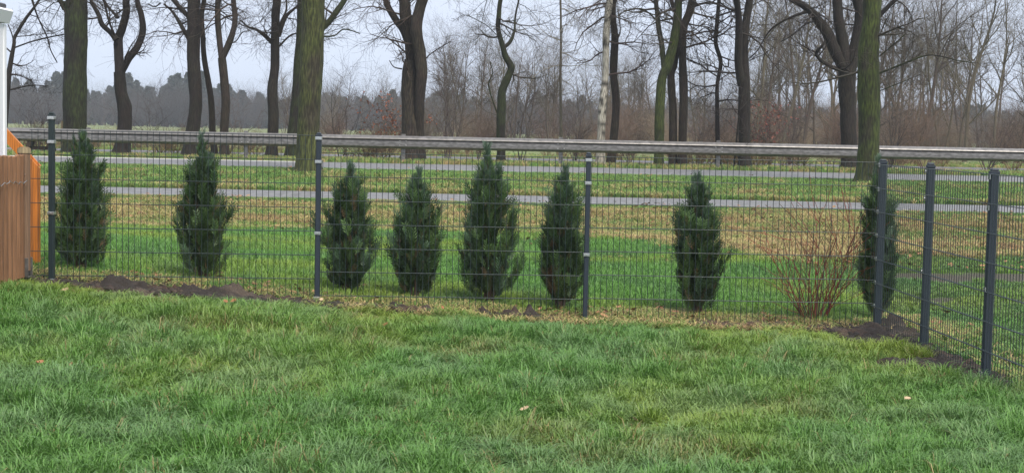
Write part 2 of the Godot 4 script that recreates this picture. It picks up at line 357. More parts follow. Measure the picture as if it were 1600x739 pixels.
	["oak_tree","bright mossy green trunk forking at mid height",3.84,40.6,"moss",[[[0.00,-0.08,0.00,0.144],[-0.00,0.61,-0.01,0.118],[-0.01,1.53,-0.02,0.118],[0.02,2.37,0.01,0.118],[0.14,2.66,0.01,0.127],[0.26,3.13,0.01,0.118],[0.36,3.72,-0.01,0.110],[0.40,4.38,-0.01,0.110],[0.43,4.55,-0.01,0.102],[0.53,5.63,-0.17,0.083],[0.57,6.71,-0.40,0.065],[0.83,7.78,-0.36,0.047],[1.04,8.86,-0.44,0.029],[1.38,9.89,-0.58,0.011]],
		[[0.08,2.57,0.00,0.076],[0.01,3.21,-0.12,0.076],[-0.09,3.71,-0.14,0.076],[-0.15,4.21,-0.19,0.068],[-0.21,4.54,-0.23,0.068],[-0.50,5.60,-0.31,0.053],[-0.93,6.60,-0.47,0.038],[-1.41,7.57,-0.62,0.024],[-1.93,8.50,-0.91,0.009]],
		[[-0.19,3.91,0.00,0.025],[-0.40,4.10,-0.07,0.025],[-0.69,4.18,-0.08,0.022],[-1.02,4.10,-0.14,0.019],[-1.14,3.99,-0.15,0.013]]]],
	["oak_tree","short forked brown stem just right of the mossy green trunk",4.32,41.6,"brown",[[[0.00,-0.08,0.00,0.130],[-0.02,0.78,0.01,0.113],[-0.04,1.55,0.01,0.104],[-0.12,2.45,0.02,0.095],[-0.03,2.79,-0.00,0.078],[0.04,3.44,-0.01,0.069],[0.07,4.13,0.02,0.061],[0.08,4.64,-0.01,0.061],[0.21,5.73,0.01,0.047],[0.06,6.81,0.17,0.034],[0.15,7.89,0.36,0.021],[0.32,8.95,0.62,0.008]]]],
	["oak_tree","brown trunk of the central pair opening into a V at the top",4.56,41.4,"brown",[[[0.00,-0.08,0.00,0.147],[-0.02,0.79,-0.01,0.121],[-0.02,1.90,0.00,0.112],[-0.08,2.92,0.00,0.112],[-0.09,3.69,0.01,0.112],[0.07,4.20,0.01,0.103],[0.16,4.63,0.01,0.095],[0.36,5.69,0.21,0.074],[0.59,6.74,0.44,0.054],[0.62,7.84,0.41,0.033],[0.47,8.93,0.33,0.012]],
		[[-0.12,3.57,0.00,0.069],[-0.27,4.11,-0.15,0.069],[-0.42,4.62,-0.34,0.069],[-0.56,5.69,-0.56,0.054],[-0.56,6.77,-0.73,0.039],[-0.80,7.84,-0.72,0.024],[-0.86,8.94,-0.72,0.009]],
		[[0.13,4.32,0.00,0.032],[0.40,4.41,0.02,0.026],[0.64,4.45,-0.03,0.019],[0.78,4.57,0.04,0.019],[1.03,5.11,0.09,0.012],[1.12,5.70,0.20,0.004]]]],
	["oak_tree","thin crooked trunk with a sharp elbow, right of the central pair",5.54,41.5,"dark",[[[0.00,-0.08,0.00,0.086],[-0.04,0.80,-0.01,0.078],[-0.08,1.58,0.01,0.069],[-0.10,2.26,0.02,0.061],[-0.02,2.86,-0.00,0.061],[-0.17,3.37,-0.00,0.061],[-0.15,3.89,-0.00,0.061],[-0.12,4.48,0.01,0.061],[-0.10,4.65,0.01,0.061],[0.01,5.74,0.10,0.047],[-0.12,6.83,-0.00,0.034],[-0.34,7.91,0.03,0.021],[-0.58,8.98,0.08,0.008]],
		[[-0.19,3.46,0.00,0.017],[-0.42,3.79,-0.20,0.014],[-0.64,3.65,-0.28,0.013],[-0.84,3.58,-0.33,0.010]]]],
	["oak_tree","stout dark oak splitting into twin parallel stems",6.15,40.8,"dark",[[[0.00,-0.08,0.00,0.204],[-0.03,0.48,0.01,0.162],[-0.07,1.75,0.01,0.162],[-0.10,2.59,-0.01,0.144],[-0.12,3.26,0.00,0.111],[-0.08,3.94,-0.00,0.102],[-0.01,4.61,-0.00,0.093],[-0.15,5.68,0.19,0.073],[-0.39,6.70,0.53,0.053],[-0.36,7.80,0.60,0.033],[-0.35,8.88,0.79,0.012]],
		[[-0.16,2.25,0.00,0.111],[-0.29,2.84,0.22,0.102],[-0.34,3.60,0.49,0.102],[-0.40,4.10,0.67,0.093],[-0.55,4.60,0.94,0.085],[-0.90,5.56,1.33,0.067],[-1.32,6.53,1.63,0.048],[-1.41,7.63,1.71,0.030],[-1.31,8.72,1.78,0.011]],
		[[-0.30,-0.08,0.00,0.032],[-0.26,1.58,0.53,0.026],[-0.19,2.29,0.71,0.022]]]],
	["oak_tree","spreading dark oak behind the right roadside trunk",9.22,42.0,"dark",[[[0.00,-0.08,0.00,0.297],[-0.05,0.70,0.02,0.228],[-0.12,1.66,-0.00,0.210],[-0.16,2.35,-0.02,0.228],[-0.17,2.87,-0.02,0.245]],
		[[-0.23,2.73,0.00,0.166],[-0.53,3.25,-0.01,0.158],[-0.74,3.72,-0.03,0.140],[-1.01,4.06,-0.04,0.123],[-1.28,4.37,-0.03,0.096],[-1.63,4.57,-0.03,0.079],[-1.90,4.73,0.01,0.070],[-2.74,5.40,0.24,0.055],[-3.28,6.36,0.25,0.040],[-3.42,7.45,0.37,0.024],[-3.29,8.54,0.36,0.009]],
		[[-0.17,2.84,0.00,0.175],[-0.33,3.56,-0.09,0.158],[-0.45,4.08,-0.08,0.140],[-0.51,4.76,-0.19,0.131],[-0.65,5.84,-0.35,0.108],[-0.86,6.88,-0.67,0.084],[-1.19,7.92,-0.77,0.061],[-1.53,8.96,-0.66,0.037],[-1.89,10.00,-0.68,0.014]],
		[[-0.10,2.84,0.00,0.175],[0.05,3.57,-0.02,0.158],[0.11,4.26,0.00,0.140],[0.01,4.77,0.06,0.131],[0.07,5.84,0.31,0.108],[0.18,6.88,0.67,0.084],[0.46,7.90,0.96,0.061],[0.77,8.96,1.00,0.037],[1.10,10.01,1.01,0.014]],
		[[-0.37,2.75,0.00,0.070],[-0.67,2.84,0.08,0.061],[-0.97,3.03,0.11,0.052],[-1.07,3.20,0.13,0.052],[-0.93,3.39,0.26,0.033],[-0.85,3.51,0.22,0.024]],
		[[-1.23,4.34,0.00,0.052],[-1.71,4.17,-0.03,0.033],[-2.13,3.94,-0.04,0.026],[-2.39,3.69,-0.01,0.020],[-2.63,3.25,0.00,0.017],[-2.85,3.02,-0.07,0.013]],
		[[0.11,3.53,0.00,0.087],[0.55,4.15,0.08,0.079],[0.88,4.53,0.16,0.070],[1.08,4.80,0.19,0.061],[1.38,5.85,0.07,0.048],[1.42,6.94,0.19,0.035],[1.44,8.04,0.15,0.021],[1.66,9.10,0.33,0.008]],
		[[-0.96,4.06,0.00,0.026],[-1.32,3.99,-0.05,0.020],[-1.69,3.67,-0.06,0.016],[-2.00,3.49,-0.09,0.013]]]],
	["roadside_oak","big moss covered trunk on the verge beside the fence corner",7.41,32.0,"moss",[[[0.00,-0.08,0.00,0.293],[-0.01,0.31,-0.01,0.247],[-0.02,1.16,-0.02,0.233],[-0.06,1.95,-0.01,0.227],[-0.08,2.74,-0.01,0.213],[-0.06,3.40,0.00,0.207],[-0.07,3.92,0.02,0.200],[0.06,5.02,-0.01,0.164],[0.11,6.12,-0.02,0.129],[0.08,7.21,-0.09,0.093],[-0.14,8.28,-0.24,0.057],[-0.09,9.35,-0.51,0.021]],
		[[0.13,2.32,0.00,0.020],[0.46,2.46,0.01,0.020],[0.79,2.60,0.04,0.020],[1.05,2.70,-0.02,0.017],[1.32,2.72,-0.02,0.015],[1.78,2.62,-0.02,0.010],[2.12,2.58,-0.00,0.007]],
		[[0.14,1.95,0.00,0.012],[0.54,2.12,0.02,0.010],[1.00,2.32,-0.01,0.007]],
		[[0.14,2.68,0.00,0.015],[0.34,2.86,0.03,0.012],[0.60,3.12,0.15,0.010]]]],
]

func ground() -> void:
	var b := Buf.new()
	var ds := PackedFloat32Array()
	var d := -14.0
	while d < 6.0: ds.append(d); d += 1.0
	while d < 14.5: ds.append(d); d += 0.07
	while d < 36.0: ds.append(d); d += 0.13
	while d < 60.0: ds.append(d); d += 0.5
	while d < 1100.0: ds.append(d); d *= 1.07
	var nx := 170
	for r in ds.size():
		var dd: float = ds[r]
		var w := 6.2 + maxf(dd - 12.0, 0.0) * 0.52
		for k in nx + 1:
			var s := 2.0 * k / nx - 1.0
			var x := w * s
			if absf(s) > 0.97: x = signf(s) * lerpf(w * 0.97, w + 40.0, (absf(s) - 0.97) / 0.03)
			var e := 0.05
			var y := gh(x, dd)
			var nn := Vector3(-(gh(x + e, dd) - y) / e, 1.0, (gh(x, dd + e) - y) / e).normalized()
			b.vert(Vector3(x, y, -dd), nn, ground_color(x, dd))
		if r > 0:
			var o := r * (nx + 1)
			for k in nx:
				for q in [o + k, o + k + 1, o + k - nx, o + k, o + k - nx, o + k - nx - 1]: b.i.append(q)
	solo("ground", b.mesh(M.ground), "structure")

func ribbon(called: String, x0: float, x1: float, d0: float, d1: float, lift: float, m: Material, wav := 0.0) -> void:
	var b := Buf.new()
	var n := 120
	for k in n + 1:
		var x := lerpf(x0, x1, float(k) / n)
		var a := d0 + nb.get_noise_2d(x * 25.0, d0) * wav
		var e := d1 + nb.get_noise_2d(x * 25.0, d1) * wav
		var ya := pl(d0, FAR) + lift
		var yb := pl(d1, FAR) + lift
		b.vert(Vector3(x, ya - 0.05, -a), Vector3(0, 0.3, 1).normalized(), Color.WHITE)
		b.vert(Vector3(x, ya, -a - 0.02), Vector3.UP, Color.WHITE)
		b.vert(Vector3(x, yb, -e), Vector3.UP, Color.WHITE)
		if k > 0:
			var o := k * 3
			for q in [o - 3, o + 1, o, o - 3, o - 2, o + 1, o - 2, o + 2, o + 1, o - 2, o - 1, o + 2]: b.i.append(q)
	solo(called, b.mesh(m), "structure")

func loose_soil() -> void:
	var mounds := [[-3.28, -0.04, 0.085, 0.11], [-3.05, -0.04, 0.04, 0.14], [-2.65, -0.06, 0.045, 0.16], [-2.28, -0.03, 0.095, 0.085], [-2.45, -0.05, 0.04, 0.1], [-0.52, 0.05, 0.075, 0.12], [-0.25, -0.05, 0.05, 0.12], [0.12, -0.02, 0.12, 0.11], [-1.0, -0.12, 0.02, 0.3], [0.02, -0.1, 0.05, 0.12], [1.9, -0.1, 0.02, 0.3], [3.0, -0.35, 0.05, 0.3], [3.3, 0.02, 0.09, 0.16], [-1.85, 0.0, 0.035, 0.12]]
	var o := Node3D.new()
	o.name = "loose_soil"
	add_child(o)
	tag(o, "dark crumbly turned soil along the foot of the mesh fence", "", "", "stuff")
	for run in 2:
		var b := Buf.new()
		var na_ := 330 if run == 0 else 190
		var nb_ := 62 if run == 0 else 60
		for r in na_ + 1:
			for k in nb_ + 1:
				var x: float
				var d: float
				if run == 0:
					x = lerpf(-4.0, 3.35, float(r) / na_)
					d = fence_d(x) + lerpf(-1.0, 0.42, float(k) / nb_)
				else:
					d = lerpf(12.2, 8.6, float(r) / na_)
					x = fence_x(d) + lerpf(0.2, -0.95, float(k) / nb_)
				var m := soil(x, d)
				var rough := maxf(nb.get_noise_2d(x * 330.0, d * 330.0), -0.1) * 0.034 + nb.get_noise_2d(x * 900.0, d * 900.0) * 0.014 + na.get_noise_2d(x * 150.0, d * 150.0) * 0.02
				var h := 0.02 + rough * 1.5
				for q in mounds:
					var s: float = d - fence_d(x) - q[1]
					var dx: float = x - q[0]
					h += q[2] * exp(-(dx * dx + s * s * 2.2) / (q[3] * q[3])) * (1.0 + nb.get_noise_2d(x * 500.0, d * 500.0) * 0.8)
				if run == 1:
					h += 0.05 * exp(-((d - 10.75) * (d - 10.75) * 8.0 + pow(fence_x(d) - x - 0.45, 2) * 9.0))
				var y := gh(x, d) + lerpf(-0.07, h, m)
				var red := smoothstep(1.2, 1.6, x) * smoothstep(2.7, 2.4, x) * 0.7 + smoothstep(0.1, 0.5, nb.get_noise_2d(x * 70.0 + 9.0, d * 70.0)) * 0.4
				var pale := smoothstep(0.15, 0.5, na.get_noise_2d(x * 70.0, d * 160.0))
				var col := Color(0.028, 0.021, 0.018).lerp(Color(0.10, 0.05, 0.03), red).lerp(Color(0.13, 0.10, 0.075), pale * 0.5)
				b.vert(Vector3(x, y, -d), Vector3.UP, col * 1.2)
			if r > 0:
				var p := r * (nb_ + 1)
				for k in nb_:
					
					if run == 1: b.i.append_array([p + k, p + k + 1, p + k - nb_, p + k, p + k - nb_, p + k - nb_ - 1])
					else: b.i.append_array([p + k, p + k - nb_, p + k + 1, p + k, p + k - nb_ - 1, p + k - nb_])
		fix_normals(b)
		part("soil_bed", b.mesh(M.soil), o)
	# single clods
	var cm := Buf.new()
	var sp := SphereMesh.new()
	sp.radial_segments = 7; sp.rings = 4; sp.radius = 1.0; sp.height = 2.0
	var arr := sp.get_mesh_arrays()
	for k in arr[0].size():
		var p: Vector3 = arr[0][k]
		p *= 1.0 + na.get_noise_3dv(p * 90.0) * 0.5
		cm.vert(p, arr[1][k], Color.WHITE)
	cm.i = arr[Mesh.ARRAY_INDEX]
	fix_normals(cm)
	var tf := []
	var cl := []
	for k in 14000:
		var x := rng.randf_range(-3.95, 3.4)
		var d := fence_d(x) + rng.randf_range(-0.95, 0.35)
		if rng.randf() < 0.3:
			d = rng.randf_range(9.0, 12.2)
			x = fence_x(d) - rng.randf_range(-0.1, 0.85)
		if soil(x, d) < 0.7: continue
		var r := 0.004 + pow(rng.randf(), 3.5) * 0.03
		var bs := Basis(Vector3(rng.randf() - 0.5, 1, rng.randf() - 0.5).normalized(), rng.randf() * TAU).scaled(Vector3(r, r * rng.randf_range(0.5, 0.9), r))
		tf.append(Transform3D(bs, Vector3(x, gh(x, d) + 0.028, -d)))
		cl.append(Color(0.026, 0.02, 0.017).lerp(Color(0.10, 0.07, 0.05), pow(rng.randf(), 3.0)))
	many("clods", cm.mesh(M.soil), tf, cl, o)

func fix_normals(b: Buf) -> void:
	var n := PackedVector3Array()
	n.resize(b.v.size())
	for k in range(0, b.i.size(), 3):
		var p := b.v[b.i[k]]
		var f := (b.v[b.i[k + 2]] - p).cross(b.v[b.i[k + 1]] - p)
		for q in 3: n[b.i[k + q]] += f
	for k in n.size(): n[k] = n[k].normalized()
	b.n = n

func many(called: String, mesh: Mesh, tf: Array, cl: Array, parent: Node) -> MultiMeshInstance3D:
	var mm := MultiMesh.new()
	mm.transform_format = MultiMesh.TRANSFORM_3D
	mm.use_colors = true
	mm.mesh = mesh
	mm.instance_count = tf.size()
	for k in tf.size():
		mm.set_instance_transform(k, tf[k])
		mm.set_instance_color(k, cl[k])
	var o := MultiMeshInstance3D.new()
	o.name = called
	o.multimesh = mm
	parent.add_child(o, true)
	return o

# ---------- grass ----------
func tuft(blades: int, spread: float, hmin: float, hmax: float, wid: float, lean: float, m: Material) -> Mesh:
	var b := Buf.new()
	for k in blades:
		var a := rng.randf() * TAU
		var p := Vector3(cos(a), 0, sin(a)) * spread * sqrt(rng.randf())
		var h := rng.randf_range(hmin, hmax)
		var la := rng.randf() * TAU
		var out := Vector3(cos(la), 0, sin(la)) * h * lean * rng.randf_range(0.2, 1.0)
		var fa := la + rng.randf_range(0.5, 2.6)
		var w := Vector3(cos(fa), 0, sin(fa)) * wid * rng.randf_range(0.6, 1.1)
		var tone := rng.randf_range(0.75, 1.2)
		var c := Color(tone, tone, tone * rng.randf_range(0.85, 1.1))
		var bend := rng.randf_range(0.0, 0.35) * h * lean
		var p1 := p + Vector3(0, h * 0.45, 0) + out * 0.22
		var p2 := p + Vector3(0, h * 0.82, 0) + out * 0.62
		var p3 := p + Vector3(0, h - bend, 0) + out * 1.15
		b.quad(p - w * 0.4, p1 - w * 0.5, p1 + w * 0.5, p + w * 0.4, c)
		b.quad(p1 - w * 0.5, p2 - w * 0.36, p2 + w * 0.36, p1 + w * 0.5, c)
		b.tri(p2 - w * 0.36, p3, p2 + w * 0.36, c)
	return b.mesh(m)

func placed(x: float, d: float, s: float, tall := 1.0) -> Transform3D:
	var bs := Basis(Vector3.UP, rng.randf() * TAU).scaled(Vector3(s, s * tall, s))
	return Transform3D(bs, Vector3(x, gh(x, d) - 0.004, -d))

func half_view(d: float) -> float:
	return d * 0.35 + 0.6

func grass() -> void:
	# garden lawn
	var lawn := Node3D.new()
	lawn.name = "lawn_grass"
	add_child(lawn)
	tag(lawn, "lush uneven lawn grass in front of the mesh fence", "", "", "stuff")
	var kinds := []
	for k in 4: kinds.append(tuft(13, 0.035, 0.035, 0.075 + k * 0.022, 0.0038 + k * 0.0005, 0.8 + 0.1 * k, M.grass))
	for k in 2: kinds.append(tuft(11, 0.05, 0.02, 0.045, 0.004, 1.3, M.grass))
	var tf := [[], [], [], [], [], []]
	var cl := [[], [], [], [], [], []]
	var made := 0
	for k in 400000:
		if made >= 165000: break
		var d := sqrt(lerpf(5.0 * 5.0, 13.2 * 13.2, rng.randf()))
		var hv := half_view(d)
		var x := rng.randf_range(-hv, hv)
		if x > fence_x(d) - 0.02 or x < -4.05: continue
		var s := d - fence_d(x)
		if s > -0.02: continue
		var so := soil(x, d)
		if rng.randf() < so * 1.4: continue
		var lush := na.get_noise_2d(x * 170.0, d * 140.0) * 0.7 + nb.get_noise_2d(x * 40.0, d * 30.0) * 0.5
		var worn := nb.get_noise_2d(x * 28.0 + 70.0, d * 28.0)
		if worn > 0.32 and rng.randf() < 0.55: continue
		var tall := clampf(0.84 + lush * 1.25 + rng.randf_range(-0.12, 0.12), 0.36, 1.45)
		tall *= lerpf(1.0, 0.5, smoothstep(-1.5, -0.4, s))
		var yl := clampf(nb.get_noise_2d(x * 14.0 + 20.0, d * 11.0) * 1.6 + 0.22 + smoothstep(-1.5, -0.2, s) * 0.35 - lush * 0.5, 0.0, 1.0)
		var c := Color(0.115, 0.25, 0.055).lerp(Color(0.225, 0.31, 0.055), yl)
		c = c.lerp(Color(0.16, 0.27, 0.125), clampf(na.get_noise_2d(x * 60.0 + 500.0, d * 50.0) * 2.0, 0.0, 0.5))
		c = c.lerp(Color(0.22, 0.235, 0.07), clampf(worn * 2.0 - 0.5, 0.0, 0.4))
		var t := rng.randi() % 4
		if tall < 0.5 or rng.randf() < 0.1: t = 4 + rng.randi() % 2
		if rng.randf() < 0.015 + maxf(worn - 0.15, 0.0) * 0.2: c = Color(0.30, 0.23, 0.11)
		c *= rng.randf_range(0.8, 1.2)
		tf[t].append(placed(x, d, rng.randf_range(0.8, 1.2), clampf(tall, 0.42, 1.5)))
		cl[t].append(c)
		made += 1
	for t in 6: many("grass_tufts", kinds[t], tf[t], cl[t], lawn)
	# sown field behind the fence
	var field := Node3D.new()
	field.name = "field_grass"
	add_child(field)
	tag(field, "bright green young field grass behind the mesh fence", "", "", "stuff")
	var fk := []
	for k in 3: fk.append(tuft(12, 0.06, 0.05, 0.10, 0.005, 0.6, M.grass))
	tf = [[], [], []]; cl = [[], [], []]
	for k in 140000:
		var d := sqrt(lerpf(8.5 * 8.5, 21.8 * 21.8, rng.randf()))
		var hv := half_view(d)
		var x := rng.randf_range(-hv, hv)
		if d - fence_d(minf(x, 3.3)) < 0.06 and x < fence_x(d) + 0.05: continue
		var st := straw(x, d)
		if rng.randf() < st * 1.05 or rng.randf() < mud(x, d) * 1.15 or rng.randf() < soil(x, d): continue
		var yl := clampf(nb.get_noise_2d(x * 9.0 + 80.0, d * 16.0) * 1.8 + 0.15, 0.0, 1.0)
		var c := Color(0.125, 0.275, 0.06).lerp(Color(0.23, 0.325, 0.06), yl)
		if x > 3.3 and rng.randf() < 0.35: c = Color(0.11, 0.15, 0.06)
		c = c.lerp(Color(0.09, 0.20, 0.07), clampf(na.get_noise_2d(x * 50.0, d * 40.0) * 1.6, 0.0, 0.6))
		c *= rng.randf_range(0.75, 1.25)
		var t := rng.randi() % 3
		tf[t].append(placed(x, d, rng.randf_range(0.8, 1.25), 0.6 if x > 3.3 else rng.randf_range(0.7, 1.15)))
		cl[t].append(c)
	for t in 3: many("grass_tufts", fk[t], tf[t], cl[t], field)
	# dry grass of the bank and the fence foot, and the verges
	var dryo := Node3D.new()
	dryo.name = "dry_grass"
	add_child(dryo)
	tag(dryo, "straw coloured dry grass on the bank below the path and along the fence foot", "", "", "stuff")
	var dk := []
	for k in 3: dk.append(tuft(13, 0.07, 0.05, 0.13, 0.006, 1.5, M.dry))
	for k in 1: dk.append(tuft(12, 0.06, 0.05, 0.11, 0.006, 0.8, M.dry))
	tf = [[], [], [], []]; cl = [[], [], [], []]
	for k in 150000:
		var d: float
		var q := rng.randf()
		if q < 0.24: d = fence_d(0) + rng.randf_range(-0.45, 1.0)
		elif q < 0.28: d = rng.randf_range(9.0, 13.0)
		elif q < 0.68: d = rng.randf_range(18.0, 25.25)
		elif q < 0.9: d = rng.randf_range(27.75, 33.35)
		elif q < 0.95: d = rng.randf_range(38.75, 43.0)
		else: d = rng.randf_range(50.0, 66.0)
		var hv := half_view(d)
		var x := rng.randf_range(-hv, hv)
		var ahead := d - fence_d(minf(x, 3.3)) < 0.05 and x < fence_x(d) + 0.05
		if ahead and (d < fence_d(x) - 0.3 or x < -1.7 or rng.randf() < 0.8): continue
		var st := 0.85 if ahead else straw(x, d)
		if d < 21.0 and rng.randf() > st: continue
		if rng.randf() < mud(x, d) * 0.8 or rng.randf() < soil(x, d) * 0.6: continue
		var t := rng.randi() % 3
		var c: Color
		if rng.randf() < st:
			c = Color(0.46, 0.36, 0.17).lerp(Color(0.25, 0.14, 0.075), clampf(nb.get_noise_2d(x * 60.0, d * 90.0) * 1.8 + 0.08 + smoothstep(0.5, 3.5, x) * 0.3, 0, 1))
			if rng.randf() < 0.3: c = Color(0.27, 0.30, 0.09)
		else:
			c = Color(0.10, 0.23, 0.05).lerp(Color(0.18, 0.28, 0.06), rng.randf())
			if rng.randf() < 0.5: t = 3
		c *= rng.randf_range(0.75, 1.2)
		tf[t].append(placed(x, d, rng.randf_range(0.8, 1.3) * (1.0 if d < 26.0 else 1.3), 0.55 if d < 14.5 else (0.3 if d > 24.2 and d < 26.0 or d > 31.5 and d < 34.0 else 0.75)))
		cl[t].append(c)
	for t in 4: many("dry_tufts", dk[t], tf[t], cl[t], dryo)
	# leaf litter
	var leaf := leaf_mesh(0.05, M.dry, 0)
	var lt := []
	var lc := []
	for k in 9500:
		var d := rng.randf_range(17.5, 25.2)
		if rng.randf() < 0.25: d = rng.randf_range(27.8, 33.3)
		if rng.randf() < 0.15: d = rng.randf_range(12.9, 14.0)
		var hv := half_view(d)
		var x := rng.randf_range(-hv, hv)
		if x < fence_x(d) and d < fence_d(x) + 0.05: continue
		if d < 14.5 and nb.get_noise_2d(x * 25.0, 3.0) < 0.0: continue
		if rng.randf() > 0.35 + straw(x, d) + nb.get_noise_2d(x * 30.0 + 5.0, d * 45.0) * 1.6 - (0.35 if x < 0.3 else 0.0): continue
		var bs := Basis.from_euler(Vector3(rng.randf_range(-0.5, 0.5), rng.randf() * TAU, rng.randf_range(-0.5, 0.5))).scaled(Vector3.ONE * rng.randf_range(0.7, 1.5))
		lt.append(Transform3D(bs, Vector3(x, gh(x, d) + rng.randf_range(0.02, 0.07), -d)))
		lc.append(Color(0.22, 0.10, 0.05).lerp(Color(0.36, 0.21, 0.10), rng.randf()) * rng.randf_range(0.6, 1.1))
	var lit := Node3D.new()
	lit.name = "leaf_litter"
	add_child(lit)
	tag(lit, "brown fallen leaves scattered over the dry bank and verges", "", "", "stuff")
	many("leaves", leaf, lt, lc, lit)

func leaf_mesh(len_: float, m: Material, sd: int) -> Mesh:
	var b := Buf.new()
	var out := [[0.0, 0.08], [0.18, 0.26], [0.3, 0.2], [0.45, 0.36], [0.58, 0.25], [0.75, 0.3], [0.9, 0.16], [1.0, 0.02]]
	for k in out.size() - 1:
		var a: Array = out[k]
		var e: Array = out[k + 1]
		for s in [-1.0, 1.0]:
			var f := func(t: float, w: float) -> Vector3: return Vector3((t - 0.5) * len_, (w * w * 1.3 + pow(t - 0.5, 2) * (0.5 + sd * 0.2)) * len_, w * s * len_)
			b.quad(f.call(a[0], 0.0), f.call(a[0], a[1]), f.call(e[0], e[1]), f.call(e[0], 0.0), Color.WHITE)
	b.tube(PackedVector3Array([Vector3(-0.75 * len_, 0.1 * len_, 0.05 * len_), Vector3(-0.5 * len_, 0.12 * len_, 0)]), PackedFloat32Array([0.02 * len_, 0.025 * len_]), 3, Color(0.7, 0.7, 0.7))
	return b.mesh(m)

func fallen_leaves() -> void:
	var spots := [[-1.2, 12.24, 1.3, 0], [-0.91, 11.17, 1.2, 1], [0.31, 10.39, 1.2, 0], [0.09, 8.27, 1.1, 0], [-1.0, 6.75, 1.6, 0], [-1.54, 12.39, 1.0, 0], [1.41, 10.05, 1.2, 1], [1.81, 10.05, 1.1, 1], [0.68, 8.16, 1.0, 0], [2.38, 9.07, 1.2, 0], [-3.4, 11.65, 1.2, 0], [-2.61, 8.44, 1.1, 1], [-2.44, 8.46, 1.0, 1], [-2.14, 11.79, 1.6, 1], [-0.56, 12.47, 1.0, 1], [-2.2, 11.75, 1.2, 1]]
	var labels := ["pale dry leaf on the lawn below the first of the four close conifers", "russet leaf on the lawn below the smallest close conifer", "pale leaf on the lawn some way below the middle fence post", "pale leaf low in the middle of the lawn", "pale torn leaf at the bottom edge of the lawn, left of centre", "pale leaf at the soil edge just right of the second post", "brown leaf on the lawn below the lone right conifer, left of its twin", "brown leaf on the lawn below the red stemmed shrub", "pale leaf low on the lawn right of centre", "pale leaf on the lawn below the middle wide post", "pale leaf on the lawn below the leftmost conifer", "brown leaf low at the left of the lawn, left of its neighbour", "brown leaf low at the left of the lawn, right of its neighbour", "large brown leaf at the lawn edge below the left panel", "brown leaf at the soil edge below the smallest close conifer", "smaller brown leaf touching the large one below the left panel"]
	for k in spots.size():
		var q: Array = spots[k]
		var m := mat(lin(0.42, 0.31, 0.19) if q[3] == 0 else lin(0.28, 0.12, 0.05), 0.7)
		var o := solo("fallen_leaf", leaf_mesh(0.05, m, k % 3))
		tag(o, labels[k], "leaf", "fallen leaves on the lawn")
		o.position = Vector3(q[0], gh(q[0], q[1]) + 0.085, -q[1])
		o.rotation = Vector3(rng.randf_range(0.2, 0.7), rng.randf() * TAU, rng.randf_range(-0.4, 0.4))
		o.scale = Vector3.ONE * q[2]

# ---------- fence ----------
func post_mesh(h: float, sx: float, sz: float, m: Material) -> Mesh:
	var b := Buf.new()
	b.box(Vector3(0, h * 0.5 - 0.15, 0), Vector3(sx, h + 0.3, sz), 0.006, Color.WHITE)
	return b.mesh(m)

func cap_mesh(sx: float, sz: float, m: Material) -> Mesh:
	var b := Buf.new()
	b.box(Vector3(0, 0.008, 0), Vector3(sx + 0.006, 0.022, sz + 0.006), 0.003, Color.WHITE)
	b.box(Vector3(0, 0.026, 0), Vector3(sx - 0.002, 0.022, sz - 0.002), 0.0105, Color.WHITE)
	return b.mesh(m)

func fence_post(label: String, x: float, d: float, bottom: float, top: float, side: bool, clips: Array, m: Material) -> void:
	var o := thing("fence_post", label, "post", Vector3(x, bottom, -d), "posts of the mesh fence")
	var sx := 0.06 if side else 0.042
	var sz := 0.042 if side else 0.06
	var h := top - bottom - 0.037
	part("shaft", post_mesh(h, sx, sz, m), o)
	part("cap", cap_mesh(sx, sz, m), o, Vector3(0, h, 0))
	for y in clips:
		var b := Buf.new()
		var c := CylinderMesh.new()
		c.top_radius = 0.006; c.bottom_radius = 0.007; c.height = 0.008; c.radial_segments = 10; c.rings = 1
		c.material = M.steel
		if side:
			b.box(Vector3(-0.034, 0, 0), Vector3(0.006, 0.034, 0.05), 0.002, Color.WHITE)
			var cl := part("clip", b.mesh(M.steel), o, Vector3(0, y - bottom, 0))
			part("bolt", c, cl, Vector3(-0.040, 0, 0.012)).rotation.z = PI / 2
		else:
			b.box(Vector3(0, 0, 0.033), Vector3(0.054, 0.026, 0.006), 0.002, Color.WHITE)
			for s in [-1, 1]:
				b.box(Vector3(0.0245 * s, 0, -0.002), Vector3(0.005, 0.026, 0.064), 0.002, Color.WHITE)
			var cl := part("clip", b.mesh(M.steel), o, Vector3(0, y - bottom, 0))
			part("bolt", c, cl, Vector3(0, 0, 0.040)).rotation.x = PI / 2

# a welded panel of double rods from a to b (points on its lower edge)
func mesh_panel(label: String, a: Vector3, b: Vector3, rows: int) -> void:
	var o := thing("mesh_panel", label, "fence panel", a, "panels of the mesh fence")
	var along := b - a
	var len_ := along.length()
	o.rotation.y = atan2(-along.z, along.x)
	var vw := CylinderMesh.new()
	vw.top_radius = 0.0027; vw.bottom_radius = 0.0027; vw.height = rows * 0.2 + 0.012; vw.radial_segments = 6; vw.rings = 1
	vw.material = M.wire
	var hw := CylinderMesh.new()
	hw.top_radius = 0.0032; hw.bottom_radius = 0.0032; hw.height = len_; hw.radial_segments = 6; hw.rings = 1
	hw.material = M.wire
	var n := int(len_ / 0.05)
	var start := (len_ - n * 0.05) * 0.5
	for k in n + 1:
		part("upright_wire", vw, o, Vector3(start + k * 0.05, rows * 0.1, 0))
	for r in rows + 1:
		for s in [-1, 1]:
			part("cross_wire", hw, o, Vector3(len_ * 0.5, r * 0.2, 0.0058 * s)).rotation.z = PI / 2

